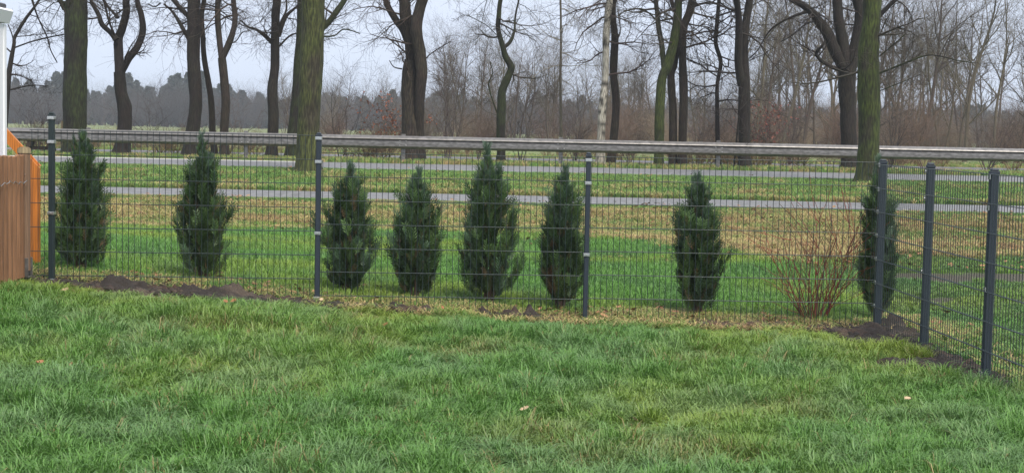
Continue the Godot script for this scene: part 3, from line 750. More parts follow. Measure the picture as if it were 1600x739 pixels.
func fences() -> void:
	fence_post("leftmost dark green steel fence post beside the wooden fence", -3.802, 12.63, 0.26, 1.696, false, [1.648, 1.452, 0.866, 0.312], M.coat_dark)
	fence_post("second dark steel fence post from the left, left of the close conifers", -1.625, 12.80, 0.10, 1.573, false, [1.525, 1.33, 0.734, 0.19], M.coat)
	fence_post("third steel fence post from the left, in the middle of the fence", 0.632, 12.92, -0.03, 1.453, false, [1.388, 1.195, 0.591, 0.04], M.coat)
	fence_post("corner post where the mesh fence turns toward the viewer", 3.130, 13.00, -0.05, 1.446, true, [1.395, 1.19, 1.0, 0.8, 0.6, 0.4, 0.2, 0.02], M.coat)
	fence_post("middle of the three wide posts on the right, just after the corner", 3.215, 11.83, -0.05, 1.445, true, [1.38, 1.17, 0.61, 0.02], M.coat)
	fence_post("rightmost wide fence post, nearest the viewer", 3.272, 10.44, -0.05, 1.439, true, [1.38, 1.17, 0.61, 0.03], M.coat)
	fence_post("post of the side fence outside the right edge of the picture", 3.36, 8.95, -0.05, 1.44, true, [1.38, 0.61], M.coat)
	var back := -0.036
	mesh_panel("narrow end of mesh panel between wooden post and leftmost steel post", Vector3(-3.99, 0.146, -12.62 + back), Vector3(-3.806, 0.146, -12.63 + back), 7)
	mesh_panel("raised left mesh panel with two spaced conifers behind it", Vector3(-3.796, 0.146, -12.63 + back), Vector3(-1.632, 0.146, -12.80 + back), 7)
	mesh_panel("mesh panel with four close conifers behind it", Vector3(-1.618, 0.006, -12.80 + back), Vector3(0.626, 0.006, -12.92 + back), 7)
	mesh_panel("mesh panel with the red stemmed shrub behind it", Vector3(0.638, 0.016, -12.92 + back), Vector3(3.085, 0.016, -13.02), 7)
	mesh_panel("side mesh panel running from the corner past two wide posts", Vector3(3.082, 0.0, -13.03), Vector3(3.228, 0.0, -10.46), 7)
	mesh_panel("side mesh panel cut off by the right edge of the picture", Vector3(3.230, 0.0, -10.44), Vector3(3.318, 0.0, -8.95), 7)

func wooden_fence() -> void:
	var o := thing("wooden_fence", "brown vertical slat fence at the left edge below the white shed", "fence", Vector3(-3.955, 0.36, -12.4))
	var s := Buf.new()
	# a half round slat, flat side away from the lawn, rounded top
	for k in 9:
		var a0 := -PI / 2 + PI * k / 9
		var a1 := -PI / 2 + PI * (k + 1) / 9
		var p0 := Vector3(cos(a0) * 0.036, 0, sin(a0) * 0.041)
		var p1 := Vector3(cos(a1) * 0.036, 0, sin(a1) * 0.041)
		var t0 := Vector3(0, 0.985 - pow(sin(a0), 2) * 0.012, 0)
		var t1 := Vector3(0, 0.985 - pow(sin(a1), 2) * 0.012, 0)
		s.quad(p0, p0 + t0, p1 + t1, p1, Color.WHITE)
		s.tri(p0 + t0, Vector3(0, 0.99, 0), p1 + t1, Color.WHITE)
		s.tri(p0, p1, Vector3.ZERO, Color.WHITE)
	s.quad(Vector3(0, 0, 0.041), Vector3(0, 0.973, 0.041), Vector3(0, 0.973, -0.041), Vector3(0, 0, -0.041), Color.WHITE)
	var tones := []
	for k in 4:
		var m: StandardMaterial3D = M.wood.duplicate()
		m.albedo_color = lin(0.26 + k * 0.035, 0.128 + k * 0.018, 0.062 + k * 0.009)
		m.uv1_offset = Vector3(k * 0.31, k * 0.17, 0)
		tones.append(m)
	var meshes := []
	for k in 4: meshes.append(s.mesh(tones[k]))
	for k in 18:
		var q := part("slat", meshes[(k * 7 + k / 3) % 4], o, Vector3(0.0 + rng.randf_range(-0.004, 0.004), rng.randf_range(-0.01, 0.008), 0.105 + k * 0.101))
		q.rotation.y = rng.randf_range(-0.06, 0.06)
	for y in [0.2, 0.78]:
		var b := Buf.new()
		b.box(Vector3(-0.03, y, 1.0), Vector3(0.04, 0.07, 1.9), 0.006, Color.WHITE)
		part("rail", b.mesh(M.wood), o)
	var p := Buf.new()
	p.tube(PackedVector3Array([Vector3(0, 0.05, 0), Vector3(0, 0.5, 0), Vector3(0, 1.015, 0), Vector3(0, 1.035, 0), Vector3(0, 1.045, 0), Vector3(0, 1.046, 0)]), PackedFloat32Array([0.049, 0.049, 0.049, 0.046, 0.025, 0.001]), 20, Color.WHITE)
	var post := part("post", p.mesh(M.post_wood), o)
	p = Buf.new()
	p.tube(PackedVector3Array([Vector3(0, 1.0, 0), Vector3(0, 1.03, 0), Vector3(0, 1.04, 0), Vector3(0, 1.05, 0), Vector3(0, 1.052, 0)]), PackedFloat32Array([0.054, 0.054, 0.05, 0.03, 0.001]), 20, Color.WHITE)
	part("cap", p.mesh(M.pale_wood), post)
	p = Buf.new()
	for sgn in [-1, 1]:
		p.box(Vector3(0, 0.08, sgn * 0.055), Vector3(0.10, 0.15, 0.005), 0.002, Color.WHITE)
	p.box(Vector3(0, 0.0, 0), Vector3(0.10, 0.006, 0.11), 0.002, Color.WHITE)
	p.box(Vector3(0, -0.12, 0), Vector3(0.03, 0.24, 0.03), 0.002, Color.WHITE)
	var shoe := part("post_shoe", p.mesh(M.galv), post)
	var c := CylinderMesh.new()
	c.top_radius = 0.009; c.bottom_radius = 0.009; c.height = 0.01; c.radial_segments = 8; c.material = M.steel
	part("bolt", c, shoe, Vector3(0.01, 0.05, 0.062)).rotation.x = PI / 2
	# tie wire hung with bits of string along the slats
	var wp := PackedVector3Array()
	var wr := PackedFloat32Array()
	for k in 54:
		wp.append(Vector3(0.044 + sin(k * 2.1) * 0.007, 0.775 + sin(k * 1.7) * 0.012 - 0.01 * sin(k * 0.4), 0.05 + k * 0.036)); wr.append(0.0028)
	p = Buf.new()
	p.tube(wp, wr, 5, Color.WHITE)
	part("tie_wire", p.mesh(M.steel), o)
	c = CylinderMesh.new()
	c.top_radius = 0.012; c.bottom_radius = 0.012; c.height = 0.012; c.radial_segments = 8; c.material = M.steel
	part("screw", c, post, Vector3(0.012, 0.83, 0.05)).rotation.x = PI / 2

func orange_frame() -> void:
	var o := thing("timber_frame", "orange stained timber frame with slanting board behind the wooden fence", "frame", Vector3(-4.16, 0.27, -13.32))
	var b := Buf.new()
	var f := [Vector2(-0.047, 0.03), Vector2(-0.03, 0.004), Vector2(0.0, -0.004), Vector2(0.03, 0.004), Vector2(0.047, 0.03), Vector2(0.047, 0.943), Vector2(-0.047, 1.045)]
	plate(b, f, 0.04)
	part("upright", b.mesh(M.orange), o)
	b = Buf.new()
	plate(b, [Vector2(0.047, 0.951), Vector2(-0.047, 1.053), Vector2(-0.50, 1.53), Vector2(-0.50, 1.41), Vector2(-0.06, 0.945)], 0.032)
	part("slanting_board", b.mesh(M.orange), o, Vector3(0, 0.008, -0.037))
	b = Buf.new()
	b.box(Vector3(-0.45, 0.7, -0.04), Vector3(0.09, 1.5, 0.04), 0.004, Color.WHITE)
	part("rear_upright", b.mesh(M.orange), o)

# a flat board of the given outline (x, y) and thickness along z
func plate(b: Buf, f: Array, t: float) -> void:
	var pv := PackedVector2Array(f)
	var ti := Geometry2D.triangulate_polygon(pv)
	for k in range(0, ti.size(), 3):
		var a := pv[ti[k]]
		var c := pv[ti[k + 1]]
		var d := pv[ti[k + 2]]
		b.face_out([Vector3(a.x, a.y, t / 2), Vector3(c.x, c.y, t / 2), Vector3(d.x, d.y, t / 2)], Vector3(a.x, a.y, 0), Color.WHITE)
		b.face_out([Vector3(a.x, a.y, -t / 2), Vector3(c.x, c.y, -t / 2), Vector3(d.x, d.y, -t / 2)], Vector3(a.x, a.y, 0), Color.WHITE)
	var mid := Vector2.ZERO
	for q in pv: mid += q / pv.size()
	for k in pv.size():
		var a := pv[k]
		var c := pv[(k + 1) % pv.size()]
		b.face_out([Vector3(a.x, a.y, t / 2), Vector3(a.x, a.y, -t / 2), Vector3(c.x, c.y, -t / 2), Vector3(c.x, c.y, t / 2)], Vector3(mid.x, mid.y, 0), Color.WHITE)

func shed() -> void:
	# its long side wall runs beside the wooden fence; the far corner shows
	var o := thing("garden_shed", "white garden shed corner cut off by the left edge", "shed", Vector3(-5.06, 0.3, -10.9))
	var b := Buf.new()
	b.box(Vector3(0, 1.04, 0), Vector3(1.96, 2.08, 2.76), 0.004, Color.WHITE)
	part("wall", b.mesh(M.white), o)
	for k in 20:
		b = Buf.new()
		b.box(Vector3(0.986, 1.04, 1.31 - k * 0.1375), Vector3(0.012, 2.08, 0.132), 0.004, Color.WHITE)
		part("wall_board", b.mesh(M.white), o)
	b = Buf.new()
	b.box(Vector3(0.97, 1.04, -1.37), Vector3(0.06, 2.08, 0.06), 0.004, Color.WHITE)
	part("corner_trim", b.mesh(M.white), o)
	b = Buf.new()
	plate(b, [Vector2(-1.0, 2.09), Vector2(1.012, 2.09), Vector2(1.045, 2.185), Vector2(1.03, 2.20), Vector2(-1.0, 2.20)], 2.86)
	part("fascia", b.mesh(M.white), o, Vector3(0, 0, 0))
	b = Buf.new()
	b.box(Vector3(0, 2.225, 0), Vector3(2.0, 0.04, 2.8), 0.01, Color.WHITE)
	part("roof", b.mesh(M.roof), o)

# ---------- guard rail ----------
func guard_rail() -> void:
	var o := thing("guard_rail", "weathered grey steel guard rail running along the road", "guard rail", Vector3(0, 0, -39.5))
	var pr := [Vector2(-0.06, 0.172), Vector2(-0.02, 0.165), Vector2(0.05, 0.105), Vector2(0.062, 0.088), Vector2(0.05, 0.075), Vector2(0.0, 0.066), Vector2(0.0, 0.046), Vector2(0.055, 0.03), Vector2(0.058, -0.03), Vector2(0.055, -0.10), Vector2(0.02, -0.135), Vector2(-0.02, -0.16), Vector2(-0.024, -0.158), Vector2(0.014, -0.13), Vector2(0.05, -0.098), Vector2(0.052, 0.028), Vector2(-0.006, 0.05), Vector2(0.046, 0.082), Vector2(-0.022, 0.158), Vector2(-0.06, 0.165)]
	var top := 1.37
	var bolt := SphereMesh.new()
	bolt.radius = 0.02; bolt.height = 0.02; bolt.radial_segments = 8; bolt.rings = 4; bolt.is_hemisphere = false
	bolt.material = M.steel
	var x := -10.99 - 4.06 * 4
	for k in 13:
		var b := Buf.new()
		var a := -0.12
		var e := 4.06 + (0.0 if k % 2 == 0 else 0.0)
		var off := 0.0 if k % 2 == 0 else 0.006
		for q in pr.size():
			var p: Vector2 = pr[q]
			var r: Vector2 = pr[(q + 1) % pr.size()]
			b.quad(Vector3(a, p.y, p.x + off), Vector3(e, p.y, p.x + off), Vector3(e, r.y, r.x + off), Vector3(a, r.y, r.x + off), Color.WHITE)
		var beam := part("rail_beam", b.mesh(M.galv), o, Vector3(x, top - 0.172, 0))
		for q in 4:
			part("bolt", bolt, beam, Vector3(-0.06 + 0.16 * (q % 2), 0.04 if q < 2 else -0.07, 0.055 + off))
		b = Buf.new()
		b.box(Vector3(0.02, 0.32, -0.10), Vector3(0.10, 0.85, 0.05), 0.004, Color.WHITE)
		b.box(Vector3(0.02, 0.55, -0.04), Vector3(0.08, 0.2, 0.09), 0.004, Color.WHITE)
		part("post", b.mesh(M.galv), o, Vector3(x, 0.67, 0))
		x += 4.06

func bench() -> void:
	var y := gh(-13.0, 42.0)
	var o := thing("wooden_bench", "dark old wooden bench under the guard rail at the left", "bench", Vector3(-12.95, y, -42.0))
	for k in 3:
		var b := Buf.new()
		b.box(Vector3(0, 0.42, -0.14 + k * 0.14), Vector3(1.1, 0.05, 0.12), 0.008, Color.WHITE)
		part("seat_plank", b.mesh(M.old_wood), o)
	for s in [-1, 1]:
		var b := Buf.new()
		b.box(Vector3(s * 0.3, 0.2, 0), Vector3(0.12, 0.42, 0.3), 0.01, Color.WHITE, Basis(Vector3(0, 0, 1), s * 0.35))
		part("leg", b.mesh(M.old_wood), o)
	var b2 := Buf.new()
	b2.box(Vector3(0, 0.16, 0), Vector3(0.7, 0.1, 0.06), 0.008, Color.WHITE)
	part("stretcher", b2.mesh(M.old_wood), o)
	var b := Buf.new()
	b.tube(PackedVector3Array([Vector3(0, -0.1, 0), Vector3(0, 0.9, 0), Vector3(0.01, 0.92, 0)]), PackedFloat32Array([0.035, 0.033, 0.005]), 8, Color.WHITE)
	var s := solo("wooden_stake", b.mesh(M.pale_wood))
	tag(s, "pale wooden stake beside the thick mossy oak at the left", "stake")
	s.position = Vector3(-12.42, gh(-12.4, 42.2), -42.2)

# ---------- trees ----------
const BARK := {
	"dark": [Color(0.033, 0.024, 0.02), Color(0.035, 0.038, 0.016), 0.15],
	"brown": [Color(0.058, 0.041, 0.032), Color(0.055, 0.055, 0.028), 0.2],
	"mossdark": [Color(0.032, 0.027, 0.02), Color(0.042, 0.06, 0.013), 0.46],
	"mossgrey": [Color(0.085, 0.074, 0.045), Color(0.095, 0.118, 0.026), 0.46],
	"moss": [Color(0.06, 0.056, 0.034), Color(0.072, 0.1, 0.017), 0.54],
	"birch": [Color(0.78, 0.73, 0.62), Color(0.04, 0.035, 0.03), 0.0],
	"pale": [Color(0.27, 0.24, 0.18), Color(0.12, 0.13, 0.06), 0.1],
}

func smooth(l: Array, per: int) -> Array:
	var pts := PackedVector3Array()
	var rad := PackedFloat32Array()
	var n := l.size()
	for k in n - 1:
		var q := []
		for m in [-1, 0, 1, 2]:
			var e: Array = l[clampi(k + m, 0, n - 1)]
			q.append([Vector3(e[0], e[1], e[2]), e[3]])
		for s in per:
			var t := float(s) / per
			pts.append(q[1][0].cubic_interpolate(q[2][0], q[0][0], q[3][0], t))
			rad.append(lerpf(q[1][1], q[2][1], t))
	var z: Array = l[n - 1]
	pts.append(Vector3(z[0], z[1], z[2])); rad.append(maxf(z[3], 0.003))
	return [pts, rad]

func bark_tube(l: Array, sides: int, per: int, style: String, sd: float, flare: bool) -> Mesh:
	var b := Buf.new()
	var s := smooth(l, per)
	var pts: PackedVector3Array = s[0]
	var rad: PackedFloat32Array = s[1]
	b.tube(pts, rad, sides, Color.WHITE)
	var st: Array = BARK[style]
	for k in b.v.size():
		var p := b.v[k]
		var r: float = rad[k / sides]
		var nn := nb.get_noise_3d(p.x * 60.0 + sd, p.y * 22.0, p.z * 60.0 + sd)
		var n2 := na.get_noise_3d(p.x * 110.0 + sd, p.y * 90.0, p.z * 110.0)
		var root := exp(-maxf(p.y, 0.0) / 0.12) * 0.35 * (1.0 + nb.get_noise_2d(b.n[k].x * 90.0 + sd, b.n[k].z * 90.0)) if flare else 0.0
		b.v[k] = p + b.n[k] * r * (nn * 0.22 + n2 * 0.07 + root)
		var col: Color = st[0] * (1.0 + nn * 0.5)
		if style == "birch":
			var band := na.get_noise_3d(b.n[k].x * 12.0 + sd, p.y * 330.0, b.n[k].z * 12.0)
			col = st[0].lerp(st[1], smoothstep(0.2, 0.32, band) * 0.9) * (1.0 + n2 * 0.4)
			if p.y < 0.9: col = col.lerp(Color(0.12, 0.10, 0.08), 0.25 * (1.0 + n2))
		else:
			col = col.lerp(st[1] * (1.0 + n2 * 0.6), clampf(smoothstep(0.5 - st[2], 1.0 - st[2], 0.5 + nn * 0.7 + n2 * 0.6), 0, 1) * minf(1.0, st[2] * 1.6))
		b.c[k] = col * 0.8
	fix_normals(b)
	return b.mesh(M.bark)

func rand_dir() -> Vector3:
	return Vector3(rng.randf_range(-1, 1), rng.randf_range(-1, 1), rng.randf_range(-1, 1))

func grow(b: Buf, p: Vector3, dir: Vector3, len_: float, r: float, lvl: int, col: Color, up: float, wild := 0.34) -> void:
	var n := 5 if lvl > 1 else (4 if lvl == 1 else 3)
	var pts := PackedVector3Array([p])
	var rad := PackedFloat32Array([r])
	var dirs := [dir]
	for k in n:
		dir = (dir + rand_dir() * wild + Vector3(0, up, 0)).normalized()
		p += dir * len_ / n
		pts.append(p)
		rad.append(maxf(r * (1.0 - 0.75 * (k + 1) / n), 0.0022))
		dirs.append(dir)
	b.tube(pts, rad, 4 if r > 0.02 else 3, col * rng.randf_range(0.8, 1.2))
	if lvl > 0:
		for k in range(1, n + 1):
			var kids := 2 if rng.randf() < 0.45 else 1
			for q in kids:
				var out: Vector3 = rand_dir()
				out = (out - dirs[k] * out.dot(dirs[k])).normalized()
				var cd: Vector3 = (dirs[k] * rng.randf_range(0.5, 1.0) + out * rng.randf_range(0.5, 0.9)).normalized()
				grow(b, pts[k], cd, len_ * rng.randf_range(0.38, 0.62), maxf(rad[k] * 0.7, 0.0032), lvl - 1, col, up, wild)

func main_trees() -> void:
	for t in TREES:
		rng.seed = hash(t[1])
		var d: float = t[3]
		var o := thing(t[0], t[1], "tree", Vector3(t[2], gh(t[2], d) - 0.02, -d), "trees along the road")
		var st: String = t[4]
		var sd := float(hash(t[1]) % 1000)
		var limbs: Array = t[5]
		var crown := Buf.new()
		var tc: Color = BARK[st][0] * 0.9
		if st == "birch": tc = Color(0.07, 0.05, 0.045)
		if st.begins_with("moss"): tc = Color(0.042, 0.035, 0.026)
		for k in limbs.size():
			var l: Array = limbs[k]
			var big: bool = l[0][3] > 0.09
			var m := bark_tube(l, 18 if k == 0 and big else (10 if big else 6), 7 if big else 4, st if big or not st.begins_with("moss") else "mossdark", sd + k * 31.0, k == 0)
			part("trunk" if k == 0 else "branch", m, o)
			# twigs along the limb
			var s := smooth(l, 3)
			var pts: PackedVector3Array = s[0]
			var rad: PackedFloat32Array = s[1]
			for q in range(1, pts.size()):
				var y := pts[q].y
				var seg := pts[q].distance_to(pts[q - 1])
				var want := 0.0
				if rad[q] < 0.07: want = seg * (4.6 if rad[q] < 0.04 else 3.0)
				elif y > 4.0: want = seg * 3.2
				elif y > 2.4: want = seg * 0.55
				if k == 0 and y < 2.0: want *= 0.12
				while want > rng.randf():
					want -= 1.0
					var a := rng.randf() * TAU
					var dir := Vector3(cos(a), rng.randf_range(-0.25, 0.75), sin(a)).normalized()
					var up := -0.09 if y > 3.6 else 0.03
					var r := clampf(rad[q] * 0.4, 0.005, 0.03)
					grow(crown, pts[q], dir, rng.randf_range(0.7, 1.9) * (0.45 if r < 0.009 else 1.0), r, 2, tc, up)
		part("crown", crown.mesh(M.twig), o)

# a leafless tree of the wood: trunk, rising limbs, fine twigs
func wood_tree(sd: int, h: float, col: Color, multi: bool) -> Array:
	rng.seed = sd
	var tr := Buf.new()
	var cr := Buf.new()
	var stems := 2 if multi else 1
	for s in stems:
		var p := Vector3(s * 0.15, -0.1, 0)
		var dir := Vector3(rng.randf_range(-0.12, 0.12) + s * 0.15, 1, rng.randf_range(-0.1, 0.1)).normalized()
		var r := h * 0.0095 * rng.randf_range(0.85, 1.15) * (0.8 if multi else 1.0)
		var pts := PackedVector3Array([p])
		var rad := PackedFloat32Array([r * 1.4])
		var n := 11
		for k in n:
			dir = (dir + rand_dir() * 0.11 + Vector3(0, 0.08, 0)).normalized()
			p += dir * h * 0.9 / n
			pts.append(p)
			rad.append(maxf(r * (1.0 - 0.85 * pow(float(k + 1) / n, 1.2)), 0.012))
			if k > 0:
				var kids := 2 if k > 3 else rng.randi() % 2
				for q in kids:
					var a := rng.randf() * TAU
					var bd := Vector3(cos(a) * 0.75, rng.randf_range(0.5, 1.2), sin(a) * 0.75).normalized()
					grow(cr, p, bd, h * rng.randf_range(0.2, 0.38) * (1.0 - 0.35 * k / n), rad[k + 1] * 0.62, 2, col, 0.07, 0.24)
		tr.tube(pts, rad, 8, col)
	return [tr.mesh(M.twig), cr.mesh(M.twig)]

func shrub_mesh(sd: int, h: float, stems: int, col: Color, fan: float, lvl: int, thick := 1.0) -> Mesh:
	rng.seed = sd
	var b := Buf.new()
	for k in stems:
		var a := rng.randf() * TAU
		var o := Vector3(cos(a), 0, sin(a))
		var lean := rng.randf_range(0.1, 1.0) * fan
		grow(b, o * rng.randf() * 0.12, (Vector3.UP + o * lean).normalized(), h * rng.randf_range(0.55, 1.0) * (1.0 - lean * 0.15), (0.009 + 0.003 * h) * rng.randf_range(0.6, 1.2) * thick, lvl, col, 0.05, 0.22)
	return b.mesh(M.twig)

func leafy(m: Mesh, n: int, col: Color, col2: Color, zone: AABB) -> Mesh:
	# brown leaves that stayed on: small folded leaves at twig vertices inside a zone
	var b := Buf.new()
	var v: PackedVector3Array = m.surface_get_arrays(0)[Mesh.ARRAY_VERTEX]
	var got := 0
	for k in n * 40:
		if got >= n: break
		var p := v[rng.randi() % v.size()]
		if not zone.has_point(p): continue
		got += 1
		var bs := Basis.from_euler(Vector3(rng.randf() * TAU, rng.randf() * TAU, rng.randf() * TAU)) * rng.randf_range(0.7, 1.3)
		var c := col.lerp(col2, rng.randf())
		b.quad(p, p + bs * Vector3(0.03, 0.01, 0.022), p + bs * Vector3(0.075, 0, 0), p + bs * Vector3(0.035, 0.004, -0.024), c)
	return b.mesh(M.dry)

func woodland() -> void:
	var cols := [Color(0.085, 0.066, 0.048), Color(0.105, 0.09, 0.062), Color(0.075, 0.055, 0.044), Color(0.11, 0.094, 0.066)]
	var proto := []
	for k in 7:
		proto.append(wood_tree(100 + k, 10.0, cols[k % 4], k % 3 == 1))
	rng.seed = 77
	var spots := []
	# right hand wood, told apart trunk by trunk
	for k in 15:
		var d := rng.randf_range(64.0, 76.0)
		spots.append([(0.158 + k * 0.0152 + rng.randf_range(-0.003, 0.003)) * d, d, rng.randf_range(0.82, 1.1)])
	for k in 42:
		var d := rng.randf_range(78.0, 140.0)
		var px := rng.randf_range(0.148, 0.385)
		spots.append([px * d, d, rng.randf_range(0.75, 1.12) * (0.80 + d / 400.0)])
	for k in 54:
		var d := rng.randf_range(85.0, 150.0)
		spots.append([rng.randf_range(-0.045, 0.16) * d, d, rng.randf_range(0.55, 0.80) * (0.75 + d / 400.0)])
	for k in 12:
		var d := rng.randf_range(110.0, 170.0)
		spots.append([rng.randf_range(-0.17, -0.04) * d, d, rng.randf_range(0.45, 0.68) * (0.75 + d / 400.0)])
	var lbl := ["bare grey brown tree deep in the wood on the right", "bare grey brown tree in the low wood beyond the road in the middle", "small bare tree at the hazy field edge beyond the road on the left"]
	for k in spots.size():
		var q: Array = spots[k]
		var z := 0 if k < 57 else (1 if k < 111 else 2)
		var who: String = lbl[z]
		if k == 0: who = "leftmost bare tree in the front row of the right wood"
		elif k < 15: who = "%s bare tree from the left in the front row of the right wood" % ["second", "third", "fourth", "fifth", "sixth", "seventh", "eighth", "ninth", "tenth", "eleventh", "twelfth", "thirteenth", "fourteenth", "fifteenth"][k - 1]
		var o := thing("woodland_tree", who, "tree", Vector3(q[0], gh(q[0], q[1]), -q[1]), ["trees of the right wood", "trees of the middle wood", "trees of the field edge"][z])
		var p: Array = proto[rng.randi() % proto.size()]
		part("trunk", p[0], o)
		part("crown", p[1], o)
		o.rotation.y = rng.randf() * TAU
		o.scale = Vector3(q[2], q[2], q[2]) * Vector3(1.0, 1.0, 1.0)
	# undergrowth of the wood
	var und := Node3D.new()
	und.name = "undergrowth"
	add_child(und)
	tag(und, "purplish brown twiggy undergrowth of the wood beyond the road", "", "", "stuff")
	var sh := [shrub_mesh(201, 2.6, 16, Color(1, 1, 1), 0.55, 2, 1.3), shrub_mesh(202, 2.2, 18, Color(1, 1, 1), 0.8, 2, 1.3), shrub_mesh(203, 3.0, 13, Color(1, 1, 1), 0.4, 2, 1.3)]
	rng.seed = 78
	for t in 3:
		var tf := []
		var cl := []
		for k in 105:
			var d := rng.randf_range(64.0, 150.0)
			var px := rng.randf_range(-0.13, 0.39)
			if k % 3 == 0: px = rng.randf_range(0.15, 0.38)
			var s := (0.3 + 0.85 * pow(rng.randf(), 1.6)) * (0.8 if px < 0.0 else 1.0) * (1.0 + nb.get_noise_2d(px * 2500.0, d) * 0.8)
			if d < 75.0: s *= 0.7
			tf.append(Transform3D(Basis(Vector3.UP, rng.randf() * TAU).scaled(Vector3(s * 1.3, s, s * 1.3)), Vector3(px * d, gh(px * d, d), -d)))
			cl.append(Color(0.15, 0.085, 0.062).lerp(Color(0.21, 0.17, 0.115), rng.randf()) * rng.randf_range(0.4, 1.35))
		many("shrubs", sh[t], tf, cl, und)
	# the far forest that closes the view
	var far := Node3D.new()
	far.name = "far_forest"
	add_child(far)
	tag(far, "hazy blue grey forest along the horizon", "", "", "stuff")
	var con := Buf.new()
	rng.seed = 91
	con.tube(PackedVector3Array([Vector3(0, 0, 0), Vector3(0.1, 5, 0), Vector3(0, 9.5, 0)]), PackedFloat32Array([0.2, 0.13, 0.02]), 5, Color(0.7, 0.6, 0.5))
	for k in 620:
		var f := rng.randf()
		var y := lerpf(0.6, 10.0, pow(f, 0.8))
		var rr := (1.0 - pow(y / 10.3, 2.2)) * 2.1 * rng.randf_range(0.35, 1.0) + 0.12
		var a := rng.randf() * TAU
		var c := Vector3(cos(a) * rr, y, sin(a) * rr)
		var t := rand_dir().normalized() * rng.randf_range(0.3, 0.6)
		var u := rand_dir().normalized() * rng.randf_range(0.3, 0.6)
		con.tri(c - t, c + u + Vector3(0, 0.2, 0), c + t, Color(1, 1, 1) * rng.randf_range(0.7, 1.2))
	var pine := con.mesh(M.needle)
	var bare: Mesh = shrub_mesh(95, 9.0, 7, Color(1, 1, 1), 0.3, 2, 2.4)
	var t1 := []
	var c1 := []
	var t2 := []
	var c2 := []
	for k in 620:
		var d := rng.randf_range(300.0, 380.0)
		var px := rng.randf_range(-0.37, 0.38)
		var tall := 1.0 + nb.get_noise_2d(px * 900.0, 5.0) * 0.35
		if px > -0.2: tall *= 0.8
		var s := rng.randf_range(0.75, 1.0) * tall
		t1.append(Transform3D(Basis(Vector3.UP, rng.randf() * TAU).scaled(Vector3(s * 1.15, s, s * 1.15)), Vector3(px * d, 0.0, -d)))
		c1.append(Color(0.028, 0.048, 0.034).lerp(Color(0.05, 0.052, 0.04), rng.randf()))
	for k in 420:
		var d := rng.randf_range(285.0, 330.0)
		var px := rng.randf_range(-0.37, 0.38)
		var s := rng.randf_range(0.6, 0.95)
		t2.append(Transform3D(Basis(Vector3.UP, rng.randf() * TAU).scaled(Vector3(s * 1.2, s, s * 1.2)), Vector3(px * d, 0.0, -d)))
		c2.append(Color(0.075, 0.06, 0.055) * rng.randf_range(0.7, 1.1))
	many("conifers", pine, t1, c1, far)
	many("bare_crowns", bare, t2, c2, far)

